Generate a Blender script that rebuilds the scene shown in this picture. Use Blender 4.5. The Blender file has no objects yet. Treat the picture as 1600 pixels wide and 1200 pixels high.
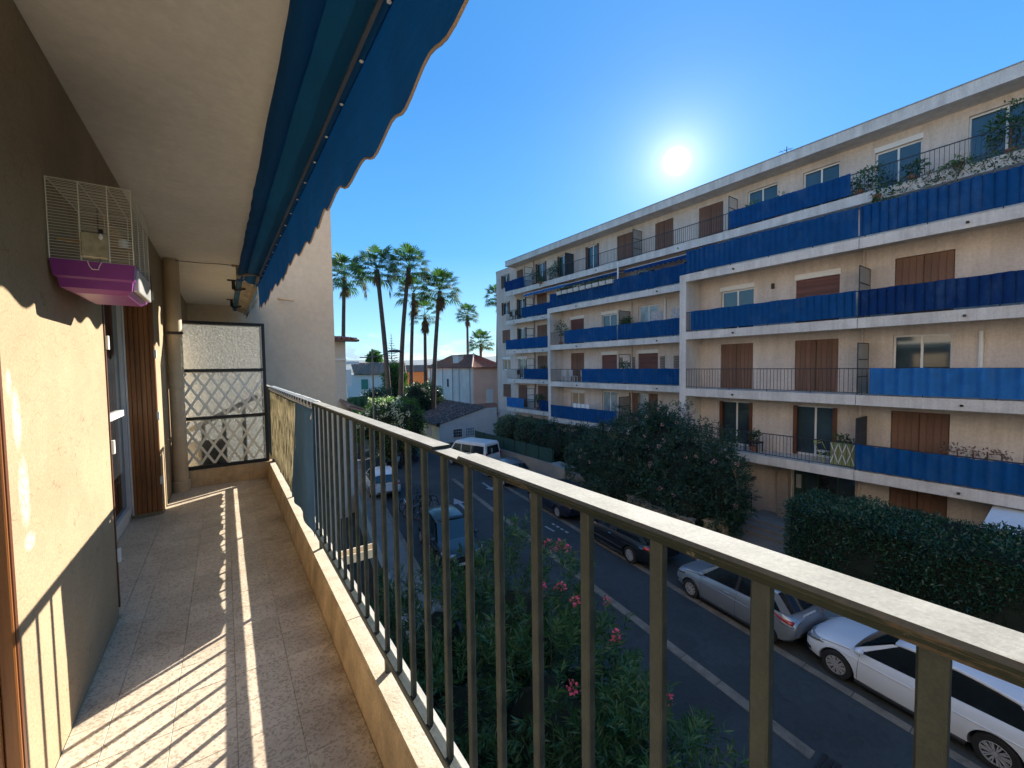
import bpy, bmesh, math, random
import numpy as np
from mathutils import Vector, Matrix, noise
R = math.radians
rnd = random.Random(7)
scene = bpy.context.scene
COL = scene.collection

# ------------------------------------------------------------------ camera
def cam_axes(yaw, pitch, roll):
    cy, sy = math.cos(yaw), math.sin(yaw)
    def rz(v): return Vector((v.x*cy + v.y*sy, -v.x*sy + v.y*cy, v.z))
    f = Vector((0, math.cos(pitch), -math.sin(pitch)))
    r0 = Vector((1, 0, 0)); u0 = r0.cross(f)
    c, s = math.cos(roll), math.sin(roll)
    return rz(r0*c - u0*s), rz(r0*s + u0*c), rz(f)
cr, cu, cf = cam_axes(R(35.005), R(2.487), R(0.8))
cd = bpy.data.cameras.new('camera')
cam = bpy.data.objects.new('camera', cd); COL.objects.link(cam)
m = Matrix((cr, cu, -cf)).transposed().to_4x4(); m.translation = Vector((0, 0, 7.5))
cam.matrix_world = m
cd.sensor_fit = 'HORIZONTAL'; cd.sensor_width = 36.0; cd.lens = 640/1600*36.0
cd.clip_start = 0.02; cd.clip_end = 9000
scene.camera = cam

# ------------------------------------------------------------------ sky, sun, exposure
SUN_AZ, SUN_EL = R(56.81), R(24.17)          # azimuth from +Y towards +X
SD = Vector((math.sin(SUN_AZ)*math.cos(SUN_EL), math.cos(SUN_AZ)*math.cos(SUN_EL), math.sin(SUN_EL)))
world = bpy.data.worlds.new('World'); scene.world = world; world.use_nodes = True
nt = world.node_tree; N = nt.nodes; L = nt.links; N.clear()
def wn(t, **k):
    n = N.new(t)
    for a, b in k.items(): setattr(n, a, b)
    return n
out = wn('ShaderNodeOutputWorld'); bg = wn('ShaderNodeBackground'); bg.inputs['Strength'].default_value = 0.15
sky = wn('ShaderNodeTexSky', sky_type='NISHITA', sun_disc=False, sun_elevation=SUN_EL, sun_rotation=SUN_AZ,
         altitude=50, air_density=1.0, dust_density=0.15, ozone_density=3.0)
tc = wn('ShaderNodeTexCoord')
def vmath(op, a, b=None):
    n = wn('ShaderNodeVectorMath', operation=op)
    for i, v in enumerate((a, b)):
        if v is None: continue
        if isinstance(v, (tuple, Vector)): n.inputs[i].default_value = tuple(v)
        else: L.new(v, n.inputs[i])
    return n
def wmath(op, a, b=None, c=None, clamp=False):
    n = wn('ShaderNodeMath', operation=op); n.use_clamp = clamp
    for i, v in enumerate((a, b, c)):
        if v is None: continue
        if isinstance(v, (int, float)): n.inputs[i].default_value = v
        else: L.new(v, n.inputs[i])
    return n.outputs[0]
def wmix(fac, a, b, bt='MIX'):
    n = wn('ShaderNodeMix', data_type='RGBA', blend_type=bt)
    for s, v in ((n.inputs[0], fac), (n.inputs[6], a), (n.inputs[7], b)):
        if isinstance(v, (int, float)): s.default_value = v
        elif isinstance(v, tuple): s.default_value = (*v, 1)
        else: L.new(v, s)
    return n.outputs[2]
dirn = vmath('NORMALIZE', tc.outputs['Generated']).outputs[0]
sep = wn('ShaderNodeSeparateXYZ'); L.new(dirn, sep.inputs[0])
nish = wmix(1.0, sky.outputs[0], (0.62, 0.93, 1.2), 'MULTIPLY')
rp = wn('ShaderNodeValToRGB'); L.new(sep.outputs[2], rp.inputs[0]); el_ = rp.color_ramp.elements
for k_, (p_, c_) in enumerate(((0, (.50, .68, .78)), (.09, (.30, .55, .80)), (.26, (.085, .335, .77)), (.55, (.048, .24, .65)), (1, (.05, .235, .60)))):
    e_ = el_[k_] if k_ < 2 else el_.new(p_)
    e_.position = p_; e_.color = (*c_, 1)
skyc = wmix(.10, wmix(1.0, rp.outputs[0], (2.22, 2.34, 2.2), 'MULTIPLY'), nish)
# low bank of cumulus near the horizon
mp = wn('ShaderNodeMapping'); mp.inputs['Scale'].default_value = (9, 9, 30); L.new(dirn, mp.inputs[0])
cn = wn('ShaderNodeTexNoise'); cn.inputs['Scale'].default_value = 1.6; cn.inputs['Detail'].default_value = 9; cn.inputs['Roughness'].default_value = .58; L.new(mp.outputs[0], cn.inputs[0])
up = wmath('SUBTRACT', sep.outputs[2], 0.006)
band = wmath('MULTIPLY', wmath('MULTIPLY', up, 60.0, clamp=True), wmath('SUBTRACT', 1.0, wmath('MULTIPLY', up, 11.0), clamp=True), clamp=True)
cl = wmath('MULTIPLY', wmath('SUBTRACT', wmath('ADD', cn.outputs[0], wmath('MULTIPLY', band, .12)), .555), 13.0, clamp=True)
cl = wmath('MULTIPLY', cl, band, clamp=True)
mp2 = wn('ShaderNodeMapping'); mp2.inputs['Scale'].default_value = (5, 5, 14); mp2.inputs['Location'].default_value = (0, 0, -.25); L.new(dirn, mp2.inputs[0])
cn2 = wn('ShaderNodeTexNoise'); cn2.inputs['Scale'].default_value = 3.0; cn2.inputs['Detail'].default_value = 6; L.new(mp2.outputs[0], cn2.inputs[0])
ccol = wmix(wmath('MULTIPLY', wmath('SUBTRACT', cn2.outputs[0], .4), 4.0, clamp=True), (1.0, 1.25, 1.7), (2.3, 2.3, 2.25))
skyc = wmix(wmath('MULTIPLY', cl, .85), skyc, ccol)
# the glare of the sun itself in the sky
dt = vmath('DOT_PRODUCT', dirn, SD).outputs[1]
ang = wmath('ARCCOSINE', wmath('MINIMUM', dt, 1.0))
disc = wmath('MULTIPLY', wmath('SUBTRACT', 1.0, wmath('DIVIDE', wmath('SUBTRACT', ang, .013), .013)), 1.0, clamp=True)
halo = wmath('POWER', 2.718, wmath('MULTIPLY', ang, -27.0))
halo2 = wmath('POWER', 2.718, wmath('MULTIPLY', ang, -7.0))
glow = wmix(1.0, wmix(disc, (0, 0, 0), (30, 28, 24)), wmix(halo, (0, 0, 0), (2.2, 2.0, 1.35)), 'ADD')
glow = wmix(1.0, glow, wmix(halo2, (0, 0, 0), (.26, .28, .25)), 'ADD')
skyc = wmix(1.0, skyc, glow, 'ADD')
L.new(skyc, bg.inputs[0]); L.new(bg.outputs[0], out.inputs[0])

sl = bpy.data.lights.new('sun', 'SUN'); sl.energy = 3.45; sl.angle = R(0.5); sl.color = (1.0, .93, .83)
so = bpy.data.objects.new('sun', sl); COL.objects.link(so)
so.rotation_euler = SD.to_track_quat('Z', 'Y').to_euler(); so.location = SD*60
vs = scene.view_settings
scene.display_settings.display_device = 'sRGB'
vs.view_transform = 'Standard'; vs.look = 'None'; vs.exposure = 1.82; vs.gamma = 1; vs.use_curve_mapping = False
scene.cycles.max_bounces = 9; scene.cycles.diffuse_bounces = 7; scene.cycles.transmission_bounces = 6
scene.cycles.transparent_max_bounces = 8; scene.cycles.glossy_bounces = 3
scene.cycles.caustics_reflective = False; scene.cycles.caustics_refractive = False

# ------------------------------------------------------------------ materials
MATS = {}
def srgb(r, g, b):
    f = lambda c: (c/255/12.92) if c/255 <= .04045 else ((c/255+.055)/1.055)**2.4
    return (f(r), f(g), f(b))
class NT:
    def __init__(s, name):
        s.m = bpy.data.materials.new(name); s.m.use_nodes = True
        s.t = s.m.node_tree; s.t.nodes.clear()
        s.o = s.n('ShaderNodeOutputMaterial'); s.p = s.n('ShaderNodeBsdfPrincipled')
        s.l(s.p.outputs[0], s.o.inputs[0]); s.tc = s.n('ShaderNodeTexCoord')
    def n(s, t, **k):
        x = s.t.nodes.new(t)
        for a, b in k.items(): setattr(x, a, b)
        return x
    def l(s, a, b): s.t.links.new(a, b)
    def val(s, sock, v):
        if isinstance(v, (int, float)): sock.default_value = v
        elif isinstance(v, tuple): sock.default_value = v if len(v) == len(sock.default_value) else (*v, 1)
        else: s.l(v, sock)
    def noise(s, scale, detail=4, rough=.55, vec=None, sc=None, loc=None):
        x = s.n('ShaderNodeTexNoise'); x.inputs['Scale'].default_value = scale; x.inputs['Detail'].default_value = detail; x.inputs['Roughness'].default_value = rough
        v = vec or s.tc.outputs['Object']
        if sc or loc:
            mp = s.n('ShaderNodeMapping'); s.l(v, mp.inputs[0])
            if sc: mp.inputs['Scale'].default_value = sc
            if loc: mp.inputs['Location'].default_value = loc
            v = mp.outputs[0]
        s.l(v, x.inputs[0]); return x.outputs[0]
    def ramp(s, v, a, b, c0=(0, 0, 0), c1=(1, 1, 1)):
        x = s.n('ShaderNodeValToRGB'); e = x.color_ramp.elements
        e[0].position = a; e[1].position = b; e[0].color = (*c0, 1); e[1].color = (*c1, 1)
        s.l(v, x.inputs[0]); return x.outputs[0]
    def mix(s, f, a, b, bt='MIX'):
        x = s.n('ShaderNodeMix', data_type='RGBA', blend_type=bt)
        s.val(x.inputs[0], f); s.val(x.inputs[6], a); s.val(x.inputs[7], b); return x.outputs[2]
    def math(s, op, a, b=None, clamp=False):
        x = s.n('ShaderNodeMath', operation=op); x.use_clamp = clamp
        s.val(x.inputs[0], a)
        if b is not None: s.val(x.inputs[1], b)
        return x.outputs[0]
    def bump(s, h, strength=.3, dist=.01):
        x = s.n('ShaderNodeBump'); x.inputs['Strength'].default_value = strength; x.inputs['Distance'].default_value = dist
        s.l(h, x.inputs['Height']); s.l(x.outputs[0], s.p.inputs['Normal']); return x
def mat(name, col, rough=.6, metal=0.0, var=.15, vs=3.0, bump=0, bs=60.0, bd=.004, col2=None, spec=None, rand=0.0, fine=0.0, coat=0.0, streak=0.0, patch=0.0):
    if name in MATS: return MATS[name]
    s = NT(name); a = tuple(c*(1-var) for c in col); b = col2 if col2 else tuple(min(1, c*(1+var)) for c in col)
    c = s.mix(s.ramp(s.noise(vs, 6, .6), .32, .68), a, b)
    if fine: c = s.mix(fine, c, s.ramp(s.noise(vs*14, 3, .7), .3, .7, (.5, .5, .5), (1.5, 1.5, 1.5)), 'MULTIPLY')
    if streak: c = s.mix(1.0, c, s.ramp(s.noise(1.0, 6, .7, sc=(3.2, 3.2, .22)), .42, .66, (1, 1, 1), (1-streak, 1-streak*1.05, 1-streak*1.1)), 'MULTIPLY'); c = s.mix(1.0, c, s.ramp(s.noise(.55, 5, .65, loc=(9, 4, 2)), .5, .6, (1, 1, 1), (1-streak*.5, 1-streak*.5, 1-streak*.5)), 'MULTIPLY')
    if patch: c = s.mix(1.0, c, s.ramp(s.noise(.45, 3, .5, loc=(3, 7, 0)), .52, .54, (1, 1, 1), (1-patch, 1-patch, 1-patch)), 'MULTIPLY'); c = s.mix(1.0, c, s.ramp(s.noise(1.7, 6, .75, loc=(1, 2, 0)), .60, .72, (1, 1, 1), (.55, .55, .55)), 'MULTIPLY'); c = s.mix(.5, c, s.ramp(s.math('ABSOLUTE', s.math('SUBTRACT', s.noise(.9, 4, .6, loc=(5, 5, 0)), .5)), .003, .009, (.45, .45, .45), (1, 1, 1)), 'MULTIPLY')
    if rand:
        oi = s.n('ShaderNodeObjectInfo'); v = s.math('ADD', s.math('MULTIPLY', oi.outputs['Random'], 2*rand), 1-rand)
        cc = s.n('ShaderNodeCombineColor'); [s.l(v, cc.inputs[i]) for i in range(3)]
        c = s.mix(1.0, c, cc.outputs[0], 'MULTIPLY')
    s.val(s.p.inputs['Base Color'], c); s.val(s.p.inputs['Roughness'], rough); s.val(s.p.inputs['Metallic'], metal)
    if spec is not None: s.p.inputs['Specular IOR Level'].default_value = spec
    if coat: s.p.inputs['Coat Weight'].default_value = coat; s.p.inputs['Coat Roughness'].default_value = .04
    if bump: s.bump(s.noise(bs, 4, .6), bump, bd)
    MATS[name] = s.m; return s.m
def leafmat(name, c0, c1, rough=.45, trans=.25, vs=2.0):
    s = NT(name)
    g = s.n('ShaderNodeNewGeometry')
    c = s.mix(s.ramp(s.noise(vs, 3), .35, .65), c0, c1)
    c = s.mix(s.math('MULTIPLY', g.outputs['Random Per Island'], .5), c, tuple(min(1, x*1.5) for x in c1))
    s.val(s.p.inputs['Base Color'], c); s.p.inputs['Roughness'].default_value = rough
    tr = s.n('ShaderNodeBsdfTranslucent'); s.val(tr.inputs[0], s.mix(1.0, c, (1.2, 1.6, .7), 'MULTIPLY'))
    mx = s.n('ShaderNodeMixShader'); mx.inputs[0].default_value = trans
    s.l(s.p.outputs[0], mx.inputs[1]); s.l(tr.outputs[0], mx.inputs[2]); s.l(mx.outputs[0], s.o.inputs[0])
    MATS[name] = s.m; return s.m

# ------------------------------------------------------------------ object helpers
ORG = {}
def tag(o, label=None, cat=None, group=None, kind=None):
    for k, v in (('label', label), ('category', cat), ('group', group), ('kind', kind)):
        if v: o[k] = v
    return o
def thing(name, label, cat, loc=(0, 0, 0), rz=0.0, group=None, local=False):
    o = bpy.data.objects.new(name, None); COL.objects.link(o); o.empty_display_size = .2
    o.location = loc; o.rotation_euler = (0, 0, rz)
    ORG[o.name] = Vector((0, 0, 0)) if local else Vector(loc)
    return tag(o, label, cat, group)
class MB:
    def __init__(s): s.v = []; s.f = []; s.mi = []
    def add(s, vs, fs, mi=0):
        b = len(s.v); s.v.extend([tuple(v) for v in vs]); s.f.extend([tuple(i+b for i in f) for f in fs]); s.mi.extend([mi]*len(fs)); return s
    def box(s, a, b, mi=0):
        x0, y0, z0 = (min(a[i], b[i]) for i in range(3)); x1, y1, z1 = (max(a[i], b[i]) for i in range(3))
        return s.add([(x0, y0, z0), (x1, y0, z0), (x1, y1, z0), (x0, y1, z0), (x0, y0, z1), (x1, y0, z1), (x1, y1, z1), (x0, y1, z1)],
                     [(0, 3, 2, 1), (4, 5, 6, 7), (0, 1, 5, 4), (1, 2, 6, 5), (2, 3, 7, 6), (3, 0, 4, 7)], mi)
    def cbox(s, a, b, c=.005, mi=0):
        """box with chamfered edges"""
        lo = [min(a[i], b[i]) for i in range(3)]; hi = [max(a[i], b[i]) for i in range(3)]
        bm = bmesh.new(); r = bmesh.ops.create_cube(bm, size=1)
        for v in bm.verts: v.co = Vector([(lo[i]+hi[i])/2 + v.co[i]*(hi[i]-lo[i]) for i in range(3)])
        bmesh.ops.bevel(bm, geom=list(bm.edges), offset=c, segments=1, affect='EDGES', clamp_overlap=True)
        bm.verts.index_update(); s.add([v.co[:] for v in bm.verts], [[v.index for v in f.verts] for f in bm.faces], mi); bm.free(); return s
    def beam(s, p, q, w, h, mi=0, up=(0, 0, 1)):
        p = Vector(p); q = Vector(q); d = (q-p).normalized(); u = Vector(up)
        if abs(d.dot(u)) > .98: u = Vector((1, 0, 0))
        r = d.cross(u).normalized()*w/2; u = r.cross(d).normalized()*h/2
        return s.add([p-r-u, p+r-u, p+r+u, p-r+u, q-r-u, q+r-u, q+r+u, q-r+u], [(0, 3, 2, 1), (4, 5, 6, 7), (0, 1, 5, 4), (1, 2, 6, 5), (2, 3, 7, 6), (3, 0, 4, 7)], mi)
    def tube(s, pts, rad, n=8, mi=0, cap=True):
        pts = [Vector(p) for p in pts]; rs = rad if isinstance(rad, (list, tuple)) else [rad]*len(pts)
        rings = []; ref = None
        for i, p in enumerate(pts):
            d = (pts[min(i+1, len(pts)-1)]-pts[max(i-1, 0)]).normalized()
            if ref is None: ref = Vector((0, 0, 1)) if abs(d.z) < .9 else Vector((1, 0, 0))
            r = (ref - d*ref.dot(d)).normalized(); ref = r; u = d.cross(r)
            rings.append([p + (r*math.cos(2*math.pi*k/n) + u*math.sin(2*math.pi*k/n))*rs[i] for k in range(n)])
        fs = [(i*n+k, i*n+(k+1) % n, (i+1)*n+(k+1) % n, (i+1)*n+k) for i in range(len(pts)-1) for k in range(n)]
        if cap: fs += [tuple(range(n-1, -1, -1)), tuple((len(pts)-1)*n+k for k in range(n))]
        return s.add([v for r in rings for v in r], fs, mi)
    def lathe(s, prof, c=(0, 0, 0), n=16, axis='z', mi=0, cap=True):
        vs = []
        for r, h in prof:
            for k in range(n):
                a = 2*math.pi*k/n; x, y = r*math.cos(a), r*math.sin(a)
                v = (x, y, h) if axis == 'z' else ((x, h, y) if axis == 'y' else (h, x, y))
                vs.append((v[0]+c[0], v[1]+c[1], v[2]+c[2]))
        m = len(prof)
        fs = [(i*n+k, i*n+(k+1) % n, (i+1)*n+(k+1) % n, (i+1)*n+k) for i in range(m-1) for k in range(n)]
        if cap: fs += [tuple(range(n-1, -1, -1)), tuple((m-1)*n+k for k in range(n))]
        return s.add(vs, fs, mi)
    def prism(s, poly, a, b, axis='y', mi=0):
        """polygon in the two other axes, extruded from a to b along axis"""
        def P(u, v, h): return (u, h, v) if axis == 'y' else ((h, u, v) if axis == 'x' else (u, v, h))
        n = len(poly)
        return s.add([P(u, v, a) for u, v in poly] + [P(u, v, b) for u, v in poly],
                     [tuple(range(n-1, -1, -1)), tuple(range(n, 2*n))] + [(k, (k+1) % n, n+(k+1) % n, n+k) for k in range(n)], mi)
    def build(s, name, mats, parent=None, label=None, cat=None, group=None, kind=None, smooth=False, off=None, normals=True):
        o = Vector((0, 0, 0))
        if parent is not None: o = ORG.get(parent.name, o)
        me = bpy.data.meshes.new(name)
        vs = [(v[0]-o.x, v[1]-o.y, v[2]-o.z) for v in s.v]
        me.from_pydata(vs, [], s.f)
        ms = mats if isinstance(mats, (list, tuple)) else [mats]
        for m_ in ms: me.materials.append(m_)
        if len(ms) > 1: me.polygons.foreach_set('material_index', s.mi)
        if normals and len(s.f) < 20000:
            bm = bmesh.new(); bm.from_mesh(me); bmesh.ops.recalc_face_normals(bm, faces=bm.faces); bm.to_mesh(me); bm.free()
        if smooth: smooth_mesh(me, 35)
        me.update()
        ob = bpy.data.objects.new(name, me); COL.objects.link(ob)
        if parent is not None: ob.parent = parent; ORG[ob.name] = o
        return tag(ob, label, cat, group, kind)
def smooth_mesh(me, ang):
    me.polygons.foreach_set('use_smooth', [True]*len(me.polygons))
    try: me.set_sharp_from_angle(angle=R(ang))
    except Exception: pass
def B(name, a, b, m, parent=None, **k): return MB().box(a, b).build(name, m, parent, **k)
def share(src, name, parent, loc=None, rot=None, scale=None, label=None):
    """another part with the same mesh data"""
    o = bpy.data.objects.new(name, src.data); COL.objects.link(o); o.parent = parent
    if loc is not None: o.location = loc
    if rot is not None: o.rotation_euler = rot
    if scale is not None: o.scale = scale
    if label: o['label'] = label
    ORG[o.name] = ORG.get(parent.name, Vector((0, 0, 0))) if parent else Vector((0, 0, 0)); return o
def children(o): return [c for c in bpy.data.objects if c.parent == o]
CH = {}
def copy_tree(o, parent=None, **props):
    c = o.copy(); COL.objects.link(c); c.parent = parent; ORG[c.name] = ORG.get(o.name, Vector((0, 0, 0)))
    for k in ('label', 'group', 'category'):
        if k in props and props[k]: c[k] = props[k]
    for ch in list(o.children): copy_tree(ch, c)
    return c
def np_mesh(name, V, F, m, parent=None, matidx=None, **k):
    """fast mesh of quads from numpy arrays (V: n x 3, F: m x 4)"""
    o = ORG.get(parent.name, Vector((0, 0, 0))) if parent is not None else Vector((0, 0, 0))
    V = V - np.array(o[:])
    me = bpy.data.meshes.new(name); nq = F.shape[1]
    me.vertices.add(len(V)); me.vertices.foreach_set('co', V.astype(np.float32).ravel())
    me.loops.add(F.size); me.loops.foreach_set('vertex_index', F.astype(np.int32).ravel())
    me.polygons.add(len(F)); me.polygons.foreach_set('loop_start', np.arange(len(F), dtype=np.int32)*nq)
    try: me.polygons.foreach_set('loop_total', np.full(len(F), nq, dtype=np.int32))
    except Exception: pass
    for mm in (m if isinstance(m, (list, tuple)) else [m]): me.materials.append(mm)
    if matidx is not None: me.polygons.foreach_set('material_index', matidx.astype(np.int32))
    me.update(calc_edges=True); me.validate()
    ob = bpy.data.objects.new(name, me); COL.objects.link(ob)
    if parent is not None: ob.parent = parent; ORG[ob.name] = o
    return tag(ob, **k)
NR = np.random.RandomState(11)
def unit(a): return a/np.maximum(1e-9, np.linalg.norm(a, axis=1, keepdims=True))
def blades(P, D, Ln, W, bend=.0):
    """leaf blades: base points P, directions D, lengths, widths -> kite shaped quads"""
    n = len(P); side = unit(np.cross(D, NR.normal(size=(n, 3))))
    Ln = np.asarray(Ln).reshape(-1, 1)*np.ones((n, 1)); W = np.asarray(W).reshape(-1, 1)*np.ones((n, 1))
    mid = P + D*Ln*.45; tip = P + D*Ln + np.array([0, 0, -1.])*Ln*bend
    V = np.stack([P, mid+side*W/2, tip, mid-side*W/2], 1).reshape(-1, 3)
    F = np.arange(4*n).reshape(-1, 4); return V, F
def in_blobs(n, blobs, shell=.75):
    """points in the outer shell of a union of ellipsoids, with outward directions"""
    w = np.array([b[3]*b[4]+b[3]*b[5]+b[4]*b[5] for b in blobs]); idx = NR.choice(len(blobs), n, p=w/w.sum())
    bl = np.array(blobs)[idx]; d = unit(NR.normal(size=(n, 3))); r = shell + (1.0-shell)*NR.rand(n, 1)**.6 if shell < 1 else 1
    wob = 1 + .16*np.sin(d[:, :1]*7+bl[:, :1]*3)*np.cos(d[:, 1:2]*6+bl[:, 1:2]) + .10*np.sin(d[:, 2:3]*13+bl[:, 1:2]*5)
    P = bl[:, :3] + d*bl[:, 3:6]*r*wob
    keep = np.ones(n, bool)
    for j, b in enumerate(blobs):
        q = (P-np.array(b[:3]))/np.array(b[3:6]); inside = (np.sum(q*q, 1) < .45) & (idx != j); keep &= ~inside
    nd = unit(d/bl[:, 3:6]); return P[keep], nd[keep]
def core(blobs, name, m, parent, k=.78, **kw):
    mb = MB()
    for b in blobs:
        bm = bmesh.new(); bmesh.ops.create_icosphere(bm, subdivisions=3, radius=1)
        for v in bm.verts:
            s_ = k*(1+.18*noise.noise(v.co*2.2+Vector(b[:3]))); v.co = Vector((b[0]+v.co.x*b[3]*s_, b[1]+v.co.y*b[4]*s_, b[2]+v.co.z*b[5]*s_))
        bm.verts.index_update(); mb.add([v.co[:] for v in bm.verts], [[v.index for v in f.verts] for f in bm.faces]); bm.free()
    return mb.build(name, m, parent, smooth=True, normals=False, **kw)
# ================================================================== the balcony the photograph was taken from
def wall_mat():
    s = NT('ochre roughcast wall'); ob = s.tc.outputs['Object']
    base = s.mix(s.ramp(s.noise(2.2, 6, .6), .3, .7), (.36, .272, .165), (.45, .345, .215))
    base = s.mix(.35, base, s.ramp(s.noise(90, 3, .7), .35, .65, (.72, .72, .72), (1.2, 1.2, 1.2)), 'MULTIPLY')
    # thin curved scuffs
    for q, (ns, th_, lc) in enumerate(((4.0, .0045, (0, 0, 0)), (7.0, .007, (3, 1, 2)), (5.5, .005, (8, 2, 5)))):
        ln_ = s.ramp(s.math('ABSOLUTE', s.math('SUBTRACT', s.noise(ns, 1.5, .4, sc=(1, 1, 1.7), loc=lc), .5)), th_*.4, th_, (1, 1, 1), (0, 0, 0))
        sc = s.math('MULTIPLY', ln_, s.ramp(s.noise(9, 5, .7, loc=lc), .50, .60)); base = s.mix(s.math('MULTIPLY', sc, .6), base, (.17, .125, .075))
    base = s.mix(s.math('MULTIPLY', s.ramp(s.noise(75, 3, .6, loc=(1, 5, 2)), .66, .72), .55), base, (.16, .11, .06))
    # old filler patches by the window jamb
    sx = s.n('ShaderNodeSeparateXYZ'); s.l(ob, sx.inputs[0]); tot = None
    nz = s.noise(14, 5, .7); nz2 = s.noise(60, 3, .7)
    for (y, z, ry, rz_) in ((1.885, 7.36, .040, .11), (1.905, 7.13, .050, .13), (1.925, 6.97, .055, .035), (1.845, 7.47, .022, .05)):
        a = s.math('DIVIDE', s.math('SUBTRACT', sx.outputs[1], y), ry); b = s.math('DIVIDE', s.math('SUBTRACT', sx.outputs[2], z), rz_)
        d = s.math('ADD', s.math('MULTIPLY', a, a), s.math('MULTIPLY', b, b))
        k = s.math('SUBTRACT', 1.35, s.math('ADD', d, s.math('MULTIPLY', nz, .9)), True)
        tot = k if tot is None else s.math('MAXIMUM', tot, k)
    tot = s.math('MULTIPLY', s.math('MULTIPLY', tot, 1.6, True), s.ramp(nz2, .3, .55))
    base = s.mix(s.math('MULTIPLY', tot, .5), base, (.66, .66, .60))
    base = s.mix(s.math('MULTIPLY', s.ramp(s.noise(7, 7, .75, loc=(2, 2, 2)), .54, .70), .22), base, (.30, .225, .13))
    s.val(s.p.inputs['Base Color'], base); s.p.inputs['Roughness'].default_value = .9; s.p.inputs['Specular IOR Level'].default_value = .15
    s.bump(s.noise(110, 5, .65), .55, .004); return s.m
M_wall = wall_mat()
M_ceil = mat('cream ceiling paint', (.82, .785, .71), .85, var=.06, vs=1.6, bump=.35, bs=38, bd=.004, fine=.12)
M_gable = mat('beige gable render', (.61, .515, .405), .9, var=.07, vs=.8, bump=.3, bs=40, fine=.15)
M_conc = mat('weathered ochre concrete', (.60, .44, .26), .85, streak=.3, var=.25, vs=7, bump=.5, bs=120, bd=.003, fine=.3)
M_kerbtop = mat('pale ledge mortar', (.62, .54, .40), .85, var=.16, vs=9, bump=.6, bs=90, bd=.004, fine=.4)
M_slab = mat('grey slab nose', (.50, .48, .43), .85, var=.12, vs=5, bump=.3)
def terrazzo():
    s = NT('worn terrazzo tile'); oi = s.n('ShaderNodeObjectInfo'); g = s.n('ShaderNodeNewGeometry'); po = g.outputs['Position']
    c = s.mix(s.ramp(s.noise(3.2, 5, .62, po), .35, .7), (.60, .49, .355), (.76, .65, .49))
    v = s.n('ShaderNodeTexVoronoi'); v.inputs['Scale'].default_value = 130; s.l(po, v.inputs[0])
    chip = s.ramp(v.outputs['Distance'], .12, .42)
    bw = s.n('ShaderNodeSeparateColor'); s.l(v.outputs['Color'], bw.inputs[0])
    c = s.mix(s.math('MULTIPLY', s.math('GREATER_THAN', bw.outputs[0], .72), .42), c, (.20, .14, .09))
    c = s.mix(s.math('MULTIPLY', s.math('GREATER_THAN', bw.outputs[1], .75), .35), c, (.72, .66, .54))
    c = s.mix(s.math('MULTIPLY', s.ramp(s.noise(1.5, 6, .7, po, loc=(3, 1, 0)), .52, .75), .45), c, (.24, .15, .085))
    c = s.mix(s.math('MULTIPLY', s.ramp(s.noise(9, 6, .75, po, loc=(7, 1, 0)), .6, .72), .4), c, (.10, .075, .05))
    sx_ = s.n('ShaderNodeSeparateXYZ'); s.l(po, sx_.inputs[0]); ed = s.math('MULTIPLY', s.math('SUBTRACT', sx_.outputs[0], .16), 5.0, True)
    c = s.mix(s.math('MULTIPLY', s.math('MULTIPLY', ed, s.ramp(s.noise(2.6, 6, .7, po, loc=(2, 9, 0)), .40, .62)), .62), c, (.20, .105, .05))
    k = s.math('ADD', s.math('MULTIPLY', oi.outputs['Random'], .16), .92); cc = s.n('ShaderNodeCombineColor'); [s.l(k, cc.inputs[i]) for i in range(3)]
    c = s.mix(1.0, c, cc.outputs[0], 'MULTIPLY')
    s.val(s.p.inputs['Base Color'], c); s.p.inputs['Roughness'].default_value = .62; s.bump(s.noise(160, 4, .7, po), .35, .002); return s.m
M_terr = terrazzo()
M_grout = mat('dark grout', (.44, .365, .27), .95, var=.2)
M_blackm = mat('black steel frame', (.012, .014, .02), .4, .3, var=.2)
M_rail = mat('weathered green bronze paint', (.022, .037, .033), .5, .1, var=.4, vs=22, col2=(.045, .056, .047), bump=.25, bs=70, fine=.5)
def railtop():
    s = NT('worn handrail paint pale on top')
    c = s.mix(s.ramp(s.noise(14, 7, .7), .35, .65), (.32, .315, .275), (.43, .42, .37))
    c = s.mix(s.math('MULTIPLY', s.ramp(s.noise(30, 6, .75, sc=(1, .25, 1)), .60, .68), .75), c, (.22, .12, .07))
    c = s.mix(.35, c, s.ramp(s.noise(220, 2, .7), .3, .7, (.6, .6, .6), (1.3, 1.3, 1.3)), 'MULTIPLY')
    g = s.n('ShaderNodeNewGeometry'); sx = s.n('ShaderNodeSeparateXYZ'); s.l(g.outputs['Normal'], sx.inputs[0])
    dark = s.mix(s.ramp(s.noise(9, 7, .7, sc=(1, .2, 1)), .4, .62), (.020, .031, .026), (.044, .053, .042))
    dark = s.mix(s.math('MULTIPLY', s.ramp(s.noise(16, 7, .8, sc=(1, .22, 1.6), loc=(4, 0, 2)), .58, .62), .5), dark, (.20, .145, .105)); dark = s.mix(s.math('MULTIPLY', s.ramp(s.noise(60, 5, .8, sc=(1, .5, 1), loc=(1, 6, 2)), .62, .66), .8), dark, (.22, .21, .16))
    c = s.mix(s.ramp(sx.outputs[2], .55, .85), dark, c)  # upward faces take the pale colour, the others the dark one
    s.val(s.p.inputs['Base Color'], c); s.p.inputs['Roughness'].default_value = .8; s.p.inputs['Specular IOR Level'].default_value = .2
    s.bump(s.noise(90, 5, .7), .3, .002); return s.m
M_railtop = railtop()
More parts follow.
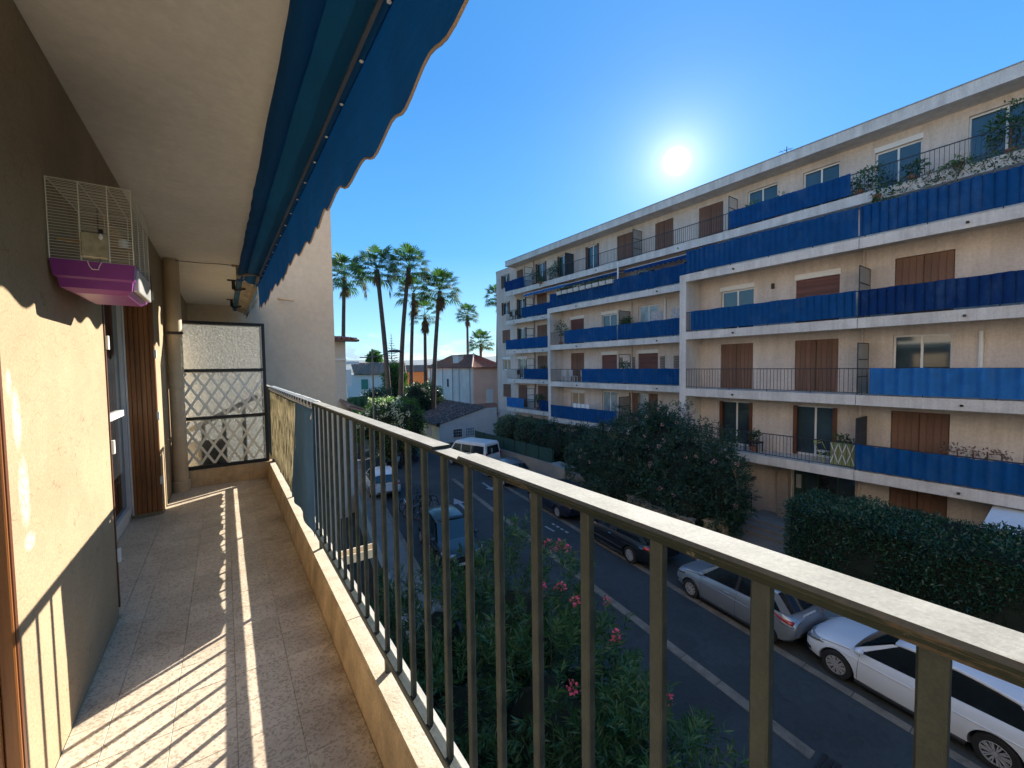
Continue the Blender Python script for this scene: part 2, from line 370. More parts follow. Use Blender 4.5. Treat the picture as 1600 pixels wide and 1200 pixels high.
def frosted():
    s = NT('hammered cathedral glass')
    tr = s.n('ShaderNodeBsdfTranslucent'); s.val(tr.inputs[0], s.mix(s.ramp(s.noise(42, 3, .6, sc=(1, 1, 2.4)), .38, .60), (.52, .54, .52), (.97, .99, .98)))
    s.p.inputs['Base Color'].default_value = (.93, .95, .9, 1); s.p.inputs['Roughness'].default_value = .13; s.p.inputs['Transmission Weight'].default_value = 1; s.p.inputs['IOR'].default_value = 1.12
    b = s.bump(s.noise(60, 3, .55, sc=(1, 1, 2.2)), 1.0, .03); s.l(b.outputs[0], tr.inputs['Normal'])
    mx = s.n('ShaderNodeMixShader'); mx.inputs[0].default_value = .24
    s.l(s.p.outputs[0], mx.inputs[1]); s.l(tr.outputs[0], mx.inputs[2]); s.l(mx.outputs[0], s.o.inputs[0]); return s.m
M_frost = frosted()
M_white = mat('white paint', (.74, .73, .68), .5, var=.06, vs=6)
M_whitew = None
M_pipe = mat('cream painted pipe', (.55, .43, .28), .55, var=.12, vs=5, bump=.15, bs=40, fine=.15)
def wood(name, a, b, rough=.42, axis=(40, 40, 1.2)):
    s = NT(name); c = s.mix(s.ramp(s.noise(1.0, 6, .65, sc=axis), .35, .65), a, b)
    c = s.mix(s.math('MULTIPLY', s.ramp(s.noise(2.5, 5, .7), .55, .75), .45), c, tuple(x*.35 for x in a))
    oi = s.n('ShaderNodeObjectInfo'); k = s.math('ADD', s.math('MULTIPLY', oi.outputs['Random'], .3), .85); cc = s.n('ShaderNodeCombineColor'); [s.l(k, cc.inputs[i]) for i in range(3)]
    c = s.mix(1.0, c, cc.outputs[0], 'MULTIPLY')
    s.val(s.p.inputs['Base Color'], c); s.p.inputs['Roughness'].default_value = rough; s.bump(s.noise(1.0, 5, .6, sc=(120, 120, 4)), .25, .002); return s.m
M_wood = wood('varnished brown shutter', (.20, .068, .016), (.33, .125, .03))
M_wooddk = wood('brown wood edge', (.09, .03, .012), (.16, .055, .02))
M_glassd = mat('window glass reflecting', (.02, .025, .03), .06, 0, var=.3, spec=.9)
def fabric(name, col, trans=.16, wav=0, col2=None, rough=.85):
    s = NT(name); c = s.mix(s.ramp(s.noise(2.3, 5, .6), .3, .7), tuple(x*.82 for x in col), col2 or tuple(x*1.12 for x in col))
    c = s.mix(.25, c, s.ramp(s.noise(300, 2, .5), .3, .7, (.6, .6, .6), (1.3, 1.3, 1.3)), 'MULTIPLY')
    bb_ = s.bump(s.noise(5.0, 5, .6, sc=(1.6, .5, 1.6)), .5, .03)
    oi = s.n('ShaderNodeObjectInfo'); k = s.math('ADD', s.math('MULTIPLY', oi.outputs['Random'], .45), .78); cc = s.n('ShaderNodeCombineColor'); [s.l(k, cc.inputs[i]) for i in range(3)]
    if wav: c = s.mix(1.0, c, cc.outputs[0], 'MULTIPLY'); c = s.mix(s.math('MULTIPLY', s.ramp(s.noise(1.3, 6, .7, sc=(1, 1, .5), loc=(2, 6, 1)), .5, .75), .35), c, (.09, .17, .28))
    s.val(s.p.inputs['Base Color'], c); s.p.inputs['Roughness'].default_value = rough; s.p.inputs['Specular IOR Level'].default_value = .2
    tr = s.n('ShaderNodeBsdfTranslucent'); s.val(tr.inputs[0], c)
    mx = s.n('ShaderNodeMixShader'); mx.inputs[0].default_value = trans
    s.l(s.p.outputs[0], mx.inputs[1]); s.l(tr.outputs[0], mx.inputs[2]); s.l(mx.outputs[0], s.o.inputs[0]); return s.m
M_awn = fabric('blue awning canvas', (.002, .068, .22), .09)
M_whitew = mat('white trellis strip', (.80, .82, .74), .5, var=.05)
M_awnd = fabric('inner awning canvas', (.003, .070, .165), .04)
M_cloth = fabric('steel blue cloth', (.11, .235, .40), .25)
M_brack = mat('grimy cream metal', (.30, .24, .15), .5, .3, var=.4, vs=20)
M_dkmet = mat('dark metal', (.035, .03, .028), .45, .5, var=.3)
M_cord = mat('white cord', (.8, .78, .72), .7, var=.05)
ZF = 6.15

home = thing('apartment_building', 'ochre rendered apartment building whose tiled balcony fills the left foreground', 'building', (0, 0, 0))
# walls (outer face x=-0.524), with two recessed French windows
B('wall', (-.90, 1.802, ZF), (-.524, 3.05, 8.40), M_wall, home)
B('wall', (-.90, 5.00, ZF-3), (-.524, 9.5, 8.722), M_wall, home)
B('wall', (-.90, -2.5, 8.40), (-.524, 5.00, 8.722), M_wall, home, )
B('wall', (-.90, -2.5, ZF), (-.524, -.2, 8.40), M_wall, home)
B('wall', (-1.3, -2.6, 0), (-.524, 5.00, ZF-.23), M_gable, home)
B('wall', (-1.3, -2.6, 8.91), (-.524, 9.5, 17.5), M_gable, home)
B('wall', (-12, -34, 0), (-.45, -2.61, 17.5), M_gable, home)
B('ceiling', (-.90, -2.5, 8.724), (.52, 9.5, 8.90), M_ceil, home)
B('floor_slab', (-.52, -2.5, ZF-.22), (.53, 9.5, ZF-.012), M_slab, home)
MB().box((.528, -2.5, ZF-.2), (.545, 9.49, 6.33)).build('slab_nose', M_slab, home)
k = MB()
k.add([(.3915, -2.5, ZF-.011), (.528, -2.5, ZF-.011), (.528, -2.5, 6.335), (.4196, -2.5, 6.335), (.4086, -2.5, 6.325),
       (.3915, 5.95, ZF-.011), (.528, 5.95, ZF-.011), (.528, 5.95, 6.335), (.4196, 5.95, 6.335), (.4086, 5.95, 6.325)],
      [(0, 1, 2, 3, 4), (9, 8, 7, 6, 5), (0, 5, 6, 1), (1, 6, 7, 2), (2, 7, 8, 3), (3, 8, 9, 4), (4, 9, 5, 0)])
k.build('kerb', M_conc, home)
cap = [(-2.5, .9), (.903, 1.95), (1.953, 3.2), (3.203, 4.45), (4.453, 5.94)]
for a, b in cap:
    MB().cbox((.4175, a, 6.3352), (.527, b, 6.3385), .0012).build('ledge_top', M_kerbtop, home)
B('end_kerb', (-.524, 5.951, ZF-.012), (.528, 6.08, 6.345), M_conc, home)
MB().add([(-.524, 5.0, ZF), (-.75, 5.0, ZF)], []).v
# French window 1: sill, frame, glass, folded shutters
def french_window(y0, y1, near):
    B('door_sill', (-.80, y0+.001, ZF-.012), (-.512, y1-.001, ZF+.012), M_terr, home)
    fr = MB(); x0, x1 = -.80, -.742
    for a in ((x0, y0, ZF+.013, x1, y0+.055, 8.40), (x0, y1-.055, ZF+.013, x1, y1, 8.40), (x0, y0+.055, 8.34, x1, y1-.055, 8.40), (x0, y0+.055, ZF+.013, x1, y1-.055, ZF+.07)):
        fr.box(a[:3], a[3:])
    d = fr.build('window_frame', M_white, home)
    n = 2; w = (y1-y0-.11)/n
    for i in range(n):
        a = y0+.055+i*w; s_ = MB()
        s_.box((-.775, a+.002, ZF+.075), (-.728, a+.05, 8.335)).box((-.775, a+w-.05, ZF+.075), (-.728, a+w-.002, 8.335)).box((-.775, a+.05, ZF+.075), (-.728, a+w-.05, ZF+.15)).box((-.775, a+.05, 8.27), (-.728, a+w-.05, 8.335)).box((-.775, a+.05, 7.12), (-.728, a+w-.05, 7.17))
        sash = s_.build('sash', M_white, home)
        B('pane', (-.76, a+.052, ZF+.152), (-.752, a+w-.052, 7.118), M_glassd, home)
        B('pane', (-.76, a+.052, 7.172), (-.752, a+w-.052, 8.268), M_glassd, home)
    # shutter folded into the far reveal, boards facing the camera
    zt = 8.37; zb = ZF+.05
    for yy, fl in ((y1, -1), (y0, 1)):
        sh = MB().box((-.727, yy+fl*.012, zb), (-.520, yy+fl*.028, zt)).build('shutter', M_wooddk, home)
        nb = 6; bw = .205/nb
        for i in range(nb):
            MB().cbox((-.726+i*bw+.0015, yy+fl*.0285, zb+.002), (-.726+(i+1)*bw-.0015, yy+fl*.040, zt-.002), .003).build('board', M_wood, sh)
        for zz in (() if near else (6.45, 7.05, 7.62, 8.15)):
            MB().cbox((-.527, yy+fl*.013, zz), (-.508, yy+fl*.043, zz+.075), .002).build('hinge', M_white, sh)
            MB().box((-.735, yy+fl*.02, zz+.02), (-.7275, yy+fl*.046, zz+.07)).build('hinge', M_brack, sh)
        MB().box((-.7275, yy+fl*.0415, zb), (-.715, yy+fl*.047, zt)).build('edge_strip', M_white, sh)
french_window(3.05, 5.0, False)
french_window(-.2, 1.80, True)
# water spout through the kerb
MB().box((.5452, 2.70, 6.255), (.78, 2.80, 6.27)).box((.5452, 2.70, 6.27), (.78, 2.71, 6.31)).box((.5452, 2.79, 6.27), (.78, 2.80, 6.31)).build('water_spout', mat('pale spout', (.66, .55, .38), .7), home)
MB().lathe([(.018, 0), (.018, .006)], (.398, 2.5, 6.2), 10, 'x').build('drain_hole', M_grout, home)
# gable that juts out beyond the neighbour's balcony
MB().box((-1.2, 9.502, 0), (1.975, 16, 13.2)).build('gable_wall', M_gable, home)
MB().tube([(.93, 9.5, 8.93), (1.17, 9.2, 8.86)], .018, 8).build('vent_pipe', M_pipe, home)
# terrazzo floor laid tile by tile
fl = B('balcony_floor', (-.524, -2.5, ZF-.0119), (.3915, 5.95, ZF-.004), M_grout, kind='structure')
tm = {}
def tile(x0, x1, y0, y1):
    w = round(x1-x0, 3); h = round(y1-y0, 3)
    if (w, h) not in tm:
        o = MB().cbox((-w/2+.0007, -h/2+.0007, -.006), (w/2-.0007, h/2-.0007, 0), .0010).build('tile', M_terr, fl); tm[(w, h)] = o
    else: o = share(tm[(w, h)], 'tile', fl)
    o.location = ((x0+x1)/2, (y0+y1)/2, ZF + rnd.uniform(-.0004, .0007)); o.rotation_euler = (R(rnd.uniform(-.1, .1)), R(rnd.uniform(-.1, .1)), 0)
xs = [-.523, -.41, -.21, -.01, .19, .3905]
y = 5.949
while y > .3:
    for a, b in zip(xs, xs[1:]): tile(a, b, y-.2, y)
    y -= .2
B('floor_rest', (-.523, -2.49, ZF-.003), (.3905, y, ZF), M_terr, fl)

# ---- railing
rail = thing('balcony_railing', 'long weathered green metal balcony railing with square bars crossing the foreground', 'railing', (.48, 0, 6.335))
for a, b in ((-1.6, .885), (1.03, 2.52), (2.526, 5.93)):
    cbm = MB(); nseg = max(2, int((b-a)/.3)); 
    prof = [(.4545, 7.2752), (.4535, 7.2795), (.4575, 7.2838), (.507, 7.2845), (.5115, 7.2805), (.5105, 7.2752)]
    cbm.prism(prof, a, b, 'y'); cbm.build('handrail', M_railtop, rail)
MB().cbox((.4565, -1.6, 7.2655), (.5075, 5.93, 7.275), .0015).build('top_bar', M_railtop, rail)
MB().cbox((.456, -1.6, 6.391), (.486, 5.93, 6.421), .003).build('bottom_rail', M_rail, rail)
bar0 = None
for i in range(-8, 44):
    yy = .07+.1325*i
    if bar0 is None:
        bar0 = MB().cbox((-.0075, -.0098, 6.4214), (.0075, .0098, 7.2653), .002)
        bar0.v = [(x+.0, y_, z) for x, y_, z in bar0.v]
        bar0 = bar0.build('bar', M_rail); bar0.parent = rail; ORG[bar0.name] = Vector((0, 0, 0))
        bar0.location = (-.008, yy, -6.335)
    else:
        o = share(bar0, 'bar', rail); o.location = (-.008+rnd.uniform(-.0008, .0008), yy+rnd.uniform(-.001, .001), -6.335)
for yy in (.202-1.06, 1.528-.0, 2.853, 4.178, 5.9):
    MB().cbox((.461, yy-.011 if yy != 5.9 else yy-.02, 6.335), (.483, yy+.011 if yy != 5.9 else yy+.02, 6.3908), .002).build('post_foot', M_rail, rail)
MB().cbox((.452, 5.93, 6.335), (.492, 5.97, 7.27), .003).build('end_post', M_blackm, rail)
# neighbour's rail beyond the glass
r2 = thing('balcony_railing', 'short stretch of the neighbour railing seen blurred behind the frosted divider', 'railing', (.48, 7.7, 6.335))
MB().cbox((.455, 6.12, 7.24), (.505, 9.45, 7.28), .003).build('handrail', M_railtop, r2)
bb = MB().cbox((-.0075, -.0098, 6.345), (.0075, .0098, 7.24), .002).build('bar', M_rail, None); bb.parent = r2; bb.location = (-.008, -1.5, -6.335)
for i in range(1, 24): share(bb, 'bar', r2, (-.008, -1.5+i*.1325, -6.335))
B('neighbour_floor', (-.524, 6.081, ZF-.012), (.5, 9.5, ZF), M_terr, home)

# ---- glazed divider
dv = thing('balcony_divider', 'black framed frosted glass divider closing the far end of the balcony', 'divider', (0, 6.0, 6.345))
yA, yB = 5.985, 6.02
xl, xr, zb, zt = -.46, .425, 6.3455, 8.075
for n_, a, b in (('frame_bar', (xl, zb), (xr, zb+.04)), ('frame_bar', (xl, zt-.035), (xr, zt)), ('frame_post', (xr-.035, zb+.0402), (xr, zt-.0352)), ('frame_post', (xl, zb+.0402), (xl+.03, zt-.0352)),
                 ('frame_bar', (xl+.0302, 7.483), (xr-.0352, 7.518)), ('frame_bar', (xl+.0302, 6.925), (xr-.0352, 6.96))):
    MB().cbox((a[0], yA, a[1]), (b[0], yB, b[1]), .002).build(n_, M_blackm, dv)
for a, b in ((zb+.0403, 6.9248), (6.9602, 7.4828), (7.5182, zt-.0353)):
    B('glass_pane', (xl+.0303, 5.999, a), (xr-.0353, 6.005, b), M_frost, dv)
    for xx in (xr-.0436,):
        B('glazing_bead', (xx, 5.990, a), (xx+.008, 5.998, b), M_white, dv)
tre = thing('trellis', 'white diamond garden trellis fixed to the frosted divider glass', 'trellis', (0, 6.03, 6.38))
def lath(p, q):
    MB().beam(p, q, .026, .003, up=(0, 1, 0)).build('slat', M_whitew, tre)
for zlo, zhi in ((6.40, 6.91), (6.975, 7.47)):
    h = zhi-zlo; run = h*.60
    for i in range(-3, 7):
        xa = -.40+i*.132
        for s_, yo in ((1, 6.026), (-1, 6.031)):
            x0, x1 = xa, xa+s_*run
            if s_ < 0: x0 += run*.0
            t0, t1 = 0, 1
            def cl(t): return x0+(x1-x0)*t
            lo, hi = -.41, .375
            ts = sorted([(lo-x0)/(x1-x0), (hi-x0)/(x1-x0)]); t0 = max(0, ts[0]); t1 = min(1, ts[1])
            if t1-t0 < .12: continue
            lath((cl(t0), yo-.0345, zlo+h*t0), (cl(t1), yo-.0345, zlo+h*t1))

nbx = thing('darkening_chest', 'dark green chest added behind the lower divider glass to darken it', 'chest', (-.05, 6.5, ZF))  # added dark chest, makes the lower glass panes read darker
MB().cbox((-.30, 6.22, ZF), (.30, 6.75, 6.80), .02).build('body', mat('dark green plastic', (.025, .045, .03), .5), nbx); MB().cbox((-.32, 6.20, 6.801), (.32, 6.77, 6.85), .015).build('lid', MATS['dark green plastic'], nbx)
# ---- rain pipe
pp = thing('rain_pipe', 'cream painted rain pipe standing in the corner beside the divider', 'pipe', (-.443, 5.86, ZF))
MB().lathe([(.068, 6.27), (.068, 7.30)], (-.443, 5.86, 0), 24).build('pipe_length', M_pipe, pp, smooth=True)
MB().lathe([(.071, 7.302), (.071, 8.722)], (-.443, 5.86, 0), 24).build('pipe_length', M_pipe, pp, smooth=True)
MB().lathe([(.080, ZF), (.082, ZF+.01), (.082, 6.265), (.075, 6.272)], (-.443, 5.86, 0), 24).build('collar', M_pipe, pp, smooth=True)
MB().box((-.524, 5.78, 7.9), (-.36, 5.787, 7.93)).build('clip', M_dkmet, pp)
cb = MB().tube([(-.40, 5.79, 8.70), (-.2, 5.77, 8.698), (.0, 5.75, 8.706), (.12, 5.72, 8.70)], .004, 6).build('cable', M_dkmet, smooth=True); tag(cb, 'thin dark cable running across the ceiling from the rain pipe to the awning bracket', 'cable')

# ---- retracted blue awning
aw = thing('awning', 'retracted deep blue canvas awning with scalloped valance under the balcony ceiling', 'awning', (.3, 3, 8.724))
def sh(y): return -.0106*(y-.8)
Y0, Y1 = -1.2, 6.0
ys = np.arange(Y0, Y1+.001, .02)
def strip(name, fn, m, smooth=True, ysx=None, nr=8):
    yy = ys if ysx is None else ysx; V = []; 
    for y_ in yy:
        for j in range(nr): V.append(fn(y_, j/(nr-1)))
    n = len(yy); F = [(i*nr+j, i*nr+j+1, (i+1)*nr+j+1, (i+1)*nr+j) for i in range(n-1) for j in range(nr-1)]
    mb = MB(); mb.add(V, F); o = mb.build(name, m, aw, smooth=smooth, normals=False); return o
def roll(y_, t):
    a = t*2*math.pi; r = .047+.0035*math.sin(y_*3.1)*math.sin(a*2+y_*4)+.0022*math.sin(a*3+y_*26)*(.5+.5*math.sin(y_*2.2)) ; return (.262+sh(y_)+r*math.cos(a), y_, 8.628+r*math.sin(a))
strip('canvas_roll', roll, M_awn, nr=20)
def canopy(y_, t):
    x = .285+t*.112; z = 8.600-.052*t-.020*math.sin(math.pi*t)*(1+.25*math.sin(y_*1.7))+.0035*math.sin(y_*9+t*5)*math.sin(math.pi*t); return (x+sh(y_), y_, z)
strip('canopy', canopy, M_awnd)
def canopy2(y_, t): x = .20+t*.10; return (x+sh(y_)+.09, y_, 8.598-.03*math.sin(math.pi*t))
MB().add([(.398+sh(Y0), Y0, 8.540), (.428+sh(Y0), Y0, 8.540), (.428+sh(Y0), Y0, 8.575), (.398+sh(Y0), Y0, 8.575), (.398+sh(Y1), Y1, 8.540), (.428+sh(Y1), Y1, 8.540), (.428+sh(Y1), Y1, 8.575), (.398+sh(Y1), Y1, 8.575)],
         [(0, 1, 2, 3), (4, 7, 6, 5), (0, 4, 5, 1), (1, 5, 6, 2), (2, 6, 7, 3), (3, 7, 4, 0)]).build('front_bar', mat('awning front bar', (.12, .13, .15), .5, .3, var=.3), aw)
def scal(y_): return 8.246 + .024*math.sin(2*math.pi*y_/.30) + .004*math.sin(y_*3.3)
def val(y_, t):
    z = 8.549+(scal(y_)-8.549)*t; x = .431+.012*math.sin(y_*5.0+1)*t*t+.005*math.sin(y_*20.94)*t*t + .012*t; return (x+sh(y_), y_, z)
strip('valance', val, M_awn, nr=10)
MB().tube([val(y_, 1.0) for y_ in ys[::2]], .0042, 6).build('valance_piping', mat('faded piping', (.55, .40, .27), .8), aw, smooth=True)
strip('seam_strip', lambda y_, t: (.410+sh(y_)+.025*t, y_, 8.5385-.012*math.sin(t*math.pi)*(1+.3*math.sin(y_*6))), M_awn, nr=5)
sn = None
for i in range(20):
    yy = .62+i*.272
    if yy > 5.95: break
    if sn is None:
        sn = MB().lathe([(.0065, 0), (.0075, .0015), (.005, .004)], (0, 0, 0), 10, 'z').build('snap_button', M_white, None, smooth=True); sn.parent = aw; sn.rotation_euler = (math.pi, 0, 0)
        base = sn
    o = sn if i == 0 else share(base, 'snap_button', aw, rot=(math.pi, 0, 0))
    o.location = (.418+sh(yy)-.3, yy-3, 8.524-8.724)
# bracket and folded arm
bk = MB().box((.11, 5.78, 8.712), (.25, 5.86, 8.722)).box((.15, 5.80, 8.60), (.205, 5.84, 8.712)).box((.16, 5.70, 8.585), (.23, 5.90, 8.625)).build('bracket', M_brack, aw)
MB().tube([(.19, 5.72, 8.60), (.215, 5.62, 8.575), (.26, 5.52, 8.57)], .006, 8).build('crank_eye', M_brack, aw, smooth=True)
MB().beam((.20, 5.60, 8.575), (.335, 5.35, 8.555), .03, .022).build('folding_arm', M_brack, aw)
MB().lathe([(.03, 8.535), (.03, 8.575)], (.340, 5.34, 0), 14).build('arm_elbow', M_dkmet, aw)
MB().beam((.345, 5.36, 8.54), (.352, 5.75, 8.535), .026, .022).build('folding_arm', M_brack, aw)
# neighbour's awning
a2 = thing('awning', 'older pale blue awning rolled up over the neighbouring balcony', 'awning', (.25, 7.6, 8.724))
aw_keep = aw; aw = a2
ys2 = np.arange(6.15, 9.3, .05)
M_awn2 = fabric('faded blue canvas', (.07, .16, .26), .12)
strip('canvas_roll', lambda y_, t: (.20+.04*math.cos(t*2*math.pi), y_, 8.64+.04*math.sin(t*2*math.pi)), M_awn2, ysx=ys2, nr=14)
strip('canopy', lambda y_, t: (.225+t*.11, y_, 8.61-.05*t+.012*math.sin(y_*40)*math.sin(t*3.1)), mat('grubby striped lining', (.35, .30, .22), .8, var=.35, vs=9), ysx=ys2)
MB().prism([(.335, 8.545), (.375, 8.53), (.375, 8.57), (.335, 8.58)], 6.15, 9.3, 'y').build('front_bar', M_brack, a2)
strip('valance', lambda y_, t: (.376, y_, 8.57-t*.10), M_awn2, ysx=ys2)
for yy in (6.75, 8.6):
    MB().box((.07, yy, 8.712), (.22, yy+.07, 8.722)).box((.12, yy+.01, 8.60), (.16, yy+.06, 8.712)).tube([(.14, yy+.03, 8.62), (.15, yy-.02, 8.585), (.2, yy-.08, 8.575), (.26, yy-.2, 8.58)], .013, 8).build('bracket', M_dkmet, a2)
aw = aw_keep

# ---- camouflage screen, cloth and cord on the railing
def camo_mat():
    s = NT('bark pattern screen'); n1 = s.noise(1, 5, .62, sc=(9, 26, 6)); c = s.mix(s.ramp(n1, .50, .55), (.74, .68, .52), (.13, .13, .08))
    c = s.mix(s.ramp(s.noise(1, 4, .6, sc=(20, 60, 14), loc=(4, 4, 4)), .60, .64), c, (.40, .35, .22))
    s.val(s.p.inputs['Base Color'], c); s.p.inputs['Roughness'].default_value = .8
    tr = s.n('ShaderNodeBsdfTranslucent'); s.val(tr.inputs[0], c); mx = s.n('ShaderNodeMixShader'); mx.inputs[0].default_value = .45
    s.l(s.p.outputs[0], mx.inputs[1]); s.l(tr.outputs[0], mx.inputs[2]); s.l(mx.outputs[0], s.o.inputs[0]); return s.m
def grid_obj(name, fn, nu, nv, m, **kw):
    V = [fn(i/(nu-1), j/(nv-1)) for i in range(nu) for j in range(nv)]
    F = [(i*nv+j, i*nv+j+1, (i+1)*nv+j+1, (i+1)*nv+j) for i in range(nu-1) for j in range(nv-1)]
    mb = MB(); mb.add(V, F); o = mb.build(name, m, smooth=True, normals=False, **kw)
    return o
def solid(o, t): 
    md = o.modifiers.new('thickness', 'SOLIDIFY'); md.thickness = t; md.offset = 0; return o
cs = solid(grid_obj('privacy_screen', lambda u, v: (.446-.006*math.sin(u*40)*(v), 3.10+u*2.72, 7.232-.012*math.sin(u*31)**2-(v*.80)), 90, 8, camo_mat(),
    label='cream and brown bark patterned screen tied to the far end of the railing', cat='screen'), .002)
def cloth(u, v):
    yt = 2.80+u*.78; yb = 2.86+u*1.15
    y_ = yt+(yb-yt)*v**1.2; fold = .012*math.sin(u*15)*(.35+v*.65)
    drop = .90-.0*u if u < .45 else .90+.16*min(1, (u-.45)*6)
    drop = .825+.008*math.sin(u*9)
    z = 7.245-v*drop; x = .440-.004*v+fold*.8
    return (x, y_, z)
ct = solid(grid_obj('cloth', cloth, 60, 30, M_cloth, label='steel blue cloth draped from the handrail beside the bark patterned screen', cat='cloth'), .002)
cm = MB(); yy = 2.92; i = 0
cdm = []
while yy < 5.9:
    L_ = .16; 
    for t in range(11):
        a = t/10*2*math.pi; cdm.append((.483-.036*math.cos(a)*(1 if math.cos(a) > 0 else 1.0), yy+L_*t/10*.75, 7.262+.030*math.sin(a)))
    yy += L_*.75+.02
cm.tube(cdm, .0052, 6)
cm.tube([(.45, 2.9, 7.235), (.445, 2.86, 7.21), (.44, 2.88, 7.18)], .005, 6)
tag(cm.build('cord', M_cord, smooth=True), 'white cord lashed round the far handrail above the screen and cloth', 'cord')

# ---- bird cage on the wall
cg = thing('bird_cage', 'white wire bird cage with purple plastic tray hung high on the wall', 'bird cage', (-.40, 2.44, 7.79))
M_wire = mat('cream cage wire', (.80, .76, .62), .4, .1, var=.1)
M_purple = mat('purple plastic tray', (.22, .03, .21), .35, 0, var=.1, vs=5, spec=.5)
X0, X1, YA, YB2, Z0, Z1 = -.516, -.284, 2.24, 2.66, 7.928, 8.222
wb = MB()
nz_ = 27
for i in range(nz_+1):
    z = Z0+(Z1-Z0)*i/nz_
    for p, q in (((X0, YA, z), (X1, YA, z)), ((X1, YA, z), (X1, YB2, z)), ((X0, YB2, z), (X1, YB2, z))): wb.beam(p, q, .0016, .0016)
wb.build('wire', M_wire, cg, kind='stuff')
fm = MB()
for x in (X0, X0+.084, X0+.163, X1):
    for yv in (YA-.001, YB2+.001): fm.beam((x, yv, Z0-.003), (x, yv, Z1+.002), .003, .003)
    fm.beam((x, YA, Z1+.002), (x, YB2, Z1+.002), .003, .003)
for yv in (YA+.14, YA+.28): fm.beam((X1+.001, yv, Z0), (X1+.001, yv, Z1), .003, .003)
for i in range(22): fm.beam((X0, YA+.02*i, Z1+.002), (X1, YA+.02*i, Z1+.002), .0015, .0015)
fm.build('cage_frame', M_wire, cg)
tr_ = MB()
def ring(x0, x1, y0, y1, z): return [(x0, y0, z), (x1, y0, z), (x1, y1, z), (x0, y1, z)]
levels = [ring(X0-.001, X1+.003, YA-.004, YB2+.004, Z0-.002), ring(X0+.004, X1-.002, YA+.001, YB2, Z0-.062), ring(X0+.014, X1-.008, YA+.008, YB2-.006, Z0-.070), ring(X0+.018, X1-.012, YA+.012, YB2-.01, Z0-.104), ring(X0+.05, X1-.03, YA+.04, YB2-.04, Z0-.120)]
V = [v for l in levels for v in l]; F = [(i*4+k_, i*4+(k_+1) % 4, (i+1)*4+(k_+1) % 4, (i+1)*4+k_) for i in range(4) for k_ in range(4)]+[(16, 17, 18, 19)]
tr_.add(V, F); o = tr_.build('tray', M_purple, cg); md = o.modifiers.new('t', 'SOLIDIFY'); md.thickness = .003
M_clear = mat('cloudy clear plastic', (.55, .55, .52), .15, 0, var=.2, spec=.6)
MB().cbox((X1-.012, YA+.04, Z0-.10), (X1+.008, YB2-.05, Z0-.012), .003).build('clear_drawer', M_clear, cg)
MB().tube([(X0+.10, YA-.004, Z0-.002), (X0+.105, YA-.007, Z0-.02), (X0+.112, YA-.007, Z0-.032), (X0+.13, YA-.007, Z0-.032), (X0+.132, YA-.007, Z0-.02), (X0+.14, YA-.004, Z0)], .0016, 6).build('catch', M_wire, cg)
MB().tube([(X0+.01, YA+.05, Z0+.082), (X1-.01, YA+.09, Z0+.075)], .006, 8).build('perch', mat('wooden perch', (.45, .28, .10), .7), cg)
MB().cbox((X0+.085, YA-.012, Z0+.012), (X0+.162, YA-.002, Z0+.108), .004).build('feeder_door', mat('translucent feeder plastic', (.36, .31, .20), .2, 0, var=.3, vs=30, spec=.6), cg)
MB().lathe([(.022, 0), (.024, .04), (.022, .05)], (X0+.125, YA+.02, Z0+.03), 14).build('seed_cup', M_clear, cg)
MB().lathe([(.016, 0), (.018, .03), (.012, .034)], (X0+.20, YA+.03, Z0+.07), 12).build('water_cup', M_clear, cg)
MB().cbox((X0+.135, YA-.008, Z0+.102), (X0+.148, YA+.0, Z0+.125), .001).build('clip', M_dkmet, cg)
MB().lathe([(.002, 0), (.007, .008), (.007, .014), (.003, .024)], (X0+.142, YA-.01, Z0+.082), 10).build('bulb', M_white, cg)
# ================================================================== ground, road and pavements (street runs at a slight angle)
K = .155
def U(u, y, z=0): return (u+K*y, y, z)
M_soil = mat('dark garden soil', (.05, .042, .03), .95, var=.3, vs=1.2)
M_asph = mat('blue grey asphalt', (.028, .037, .042), .85, patch=.18, var=.18, vs=.5, bump=.4, bs=90, bd=.006, fine=.35)
M_asph2 = mat('parking asphalt', (.036, .043, .046), .88, patch=.15, var=.2, vs=.9, bump=.4, bs=90, bd=.006, fine=.35)
M_pave = mat('grey pavement', (.17, .165, .155), .9, var=.15, vs=1.1, fine=.3)
M_path = mat('pale entrance paving', (.26, .24, .22), .9, var=.12, vs=1.5, fine=.25)
M_stone = mat('pale kerb stone', (.145, .128, .105), .85, var=.3, vs=3, rand=.12, fine=.4, bump=.2)
M_paint = mat('worn road paint', (.24, .25, .26), .7, var=.3, vs=6, fine=.4)
def sheet(name, pts, z, m, **k):
    mb = MB(); mb.add([(p[0], p[1], z) for p in pts], [tuple(range(len(pts)))]); return mb.build(name, m, normals=False, **k)
sheet('ground', [(-3000, -600), (4500, -600), (4500, 5200), (-3000, 5200)], -.03, mat('distant ground', (.09, .10, .06), .95, var=.35, vs=.01), kind='structure')
sheet('garden_ground', [(-.5, -14), (30, -14), (34, 60), (-4, 60)], -.016, M_soil, kind='structure')
rd = sheet('road', [U(3.45, -14)[:2], U(13.15, -14)[:2], U(13.15, 36)[:2], (16.6, 35.9), (16.6, 60), (8.5, 60), U(3.45, 34)[:2]], 0, M_asph, kind='structure')
sheet('parking_lane', [U(10.98, -14)[:2], U(13.14, -14)[:2], U(13.14, 30)[:2], U(10.98, 30)[:2]], .005, M_asph2, kind='structure')
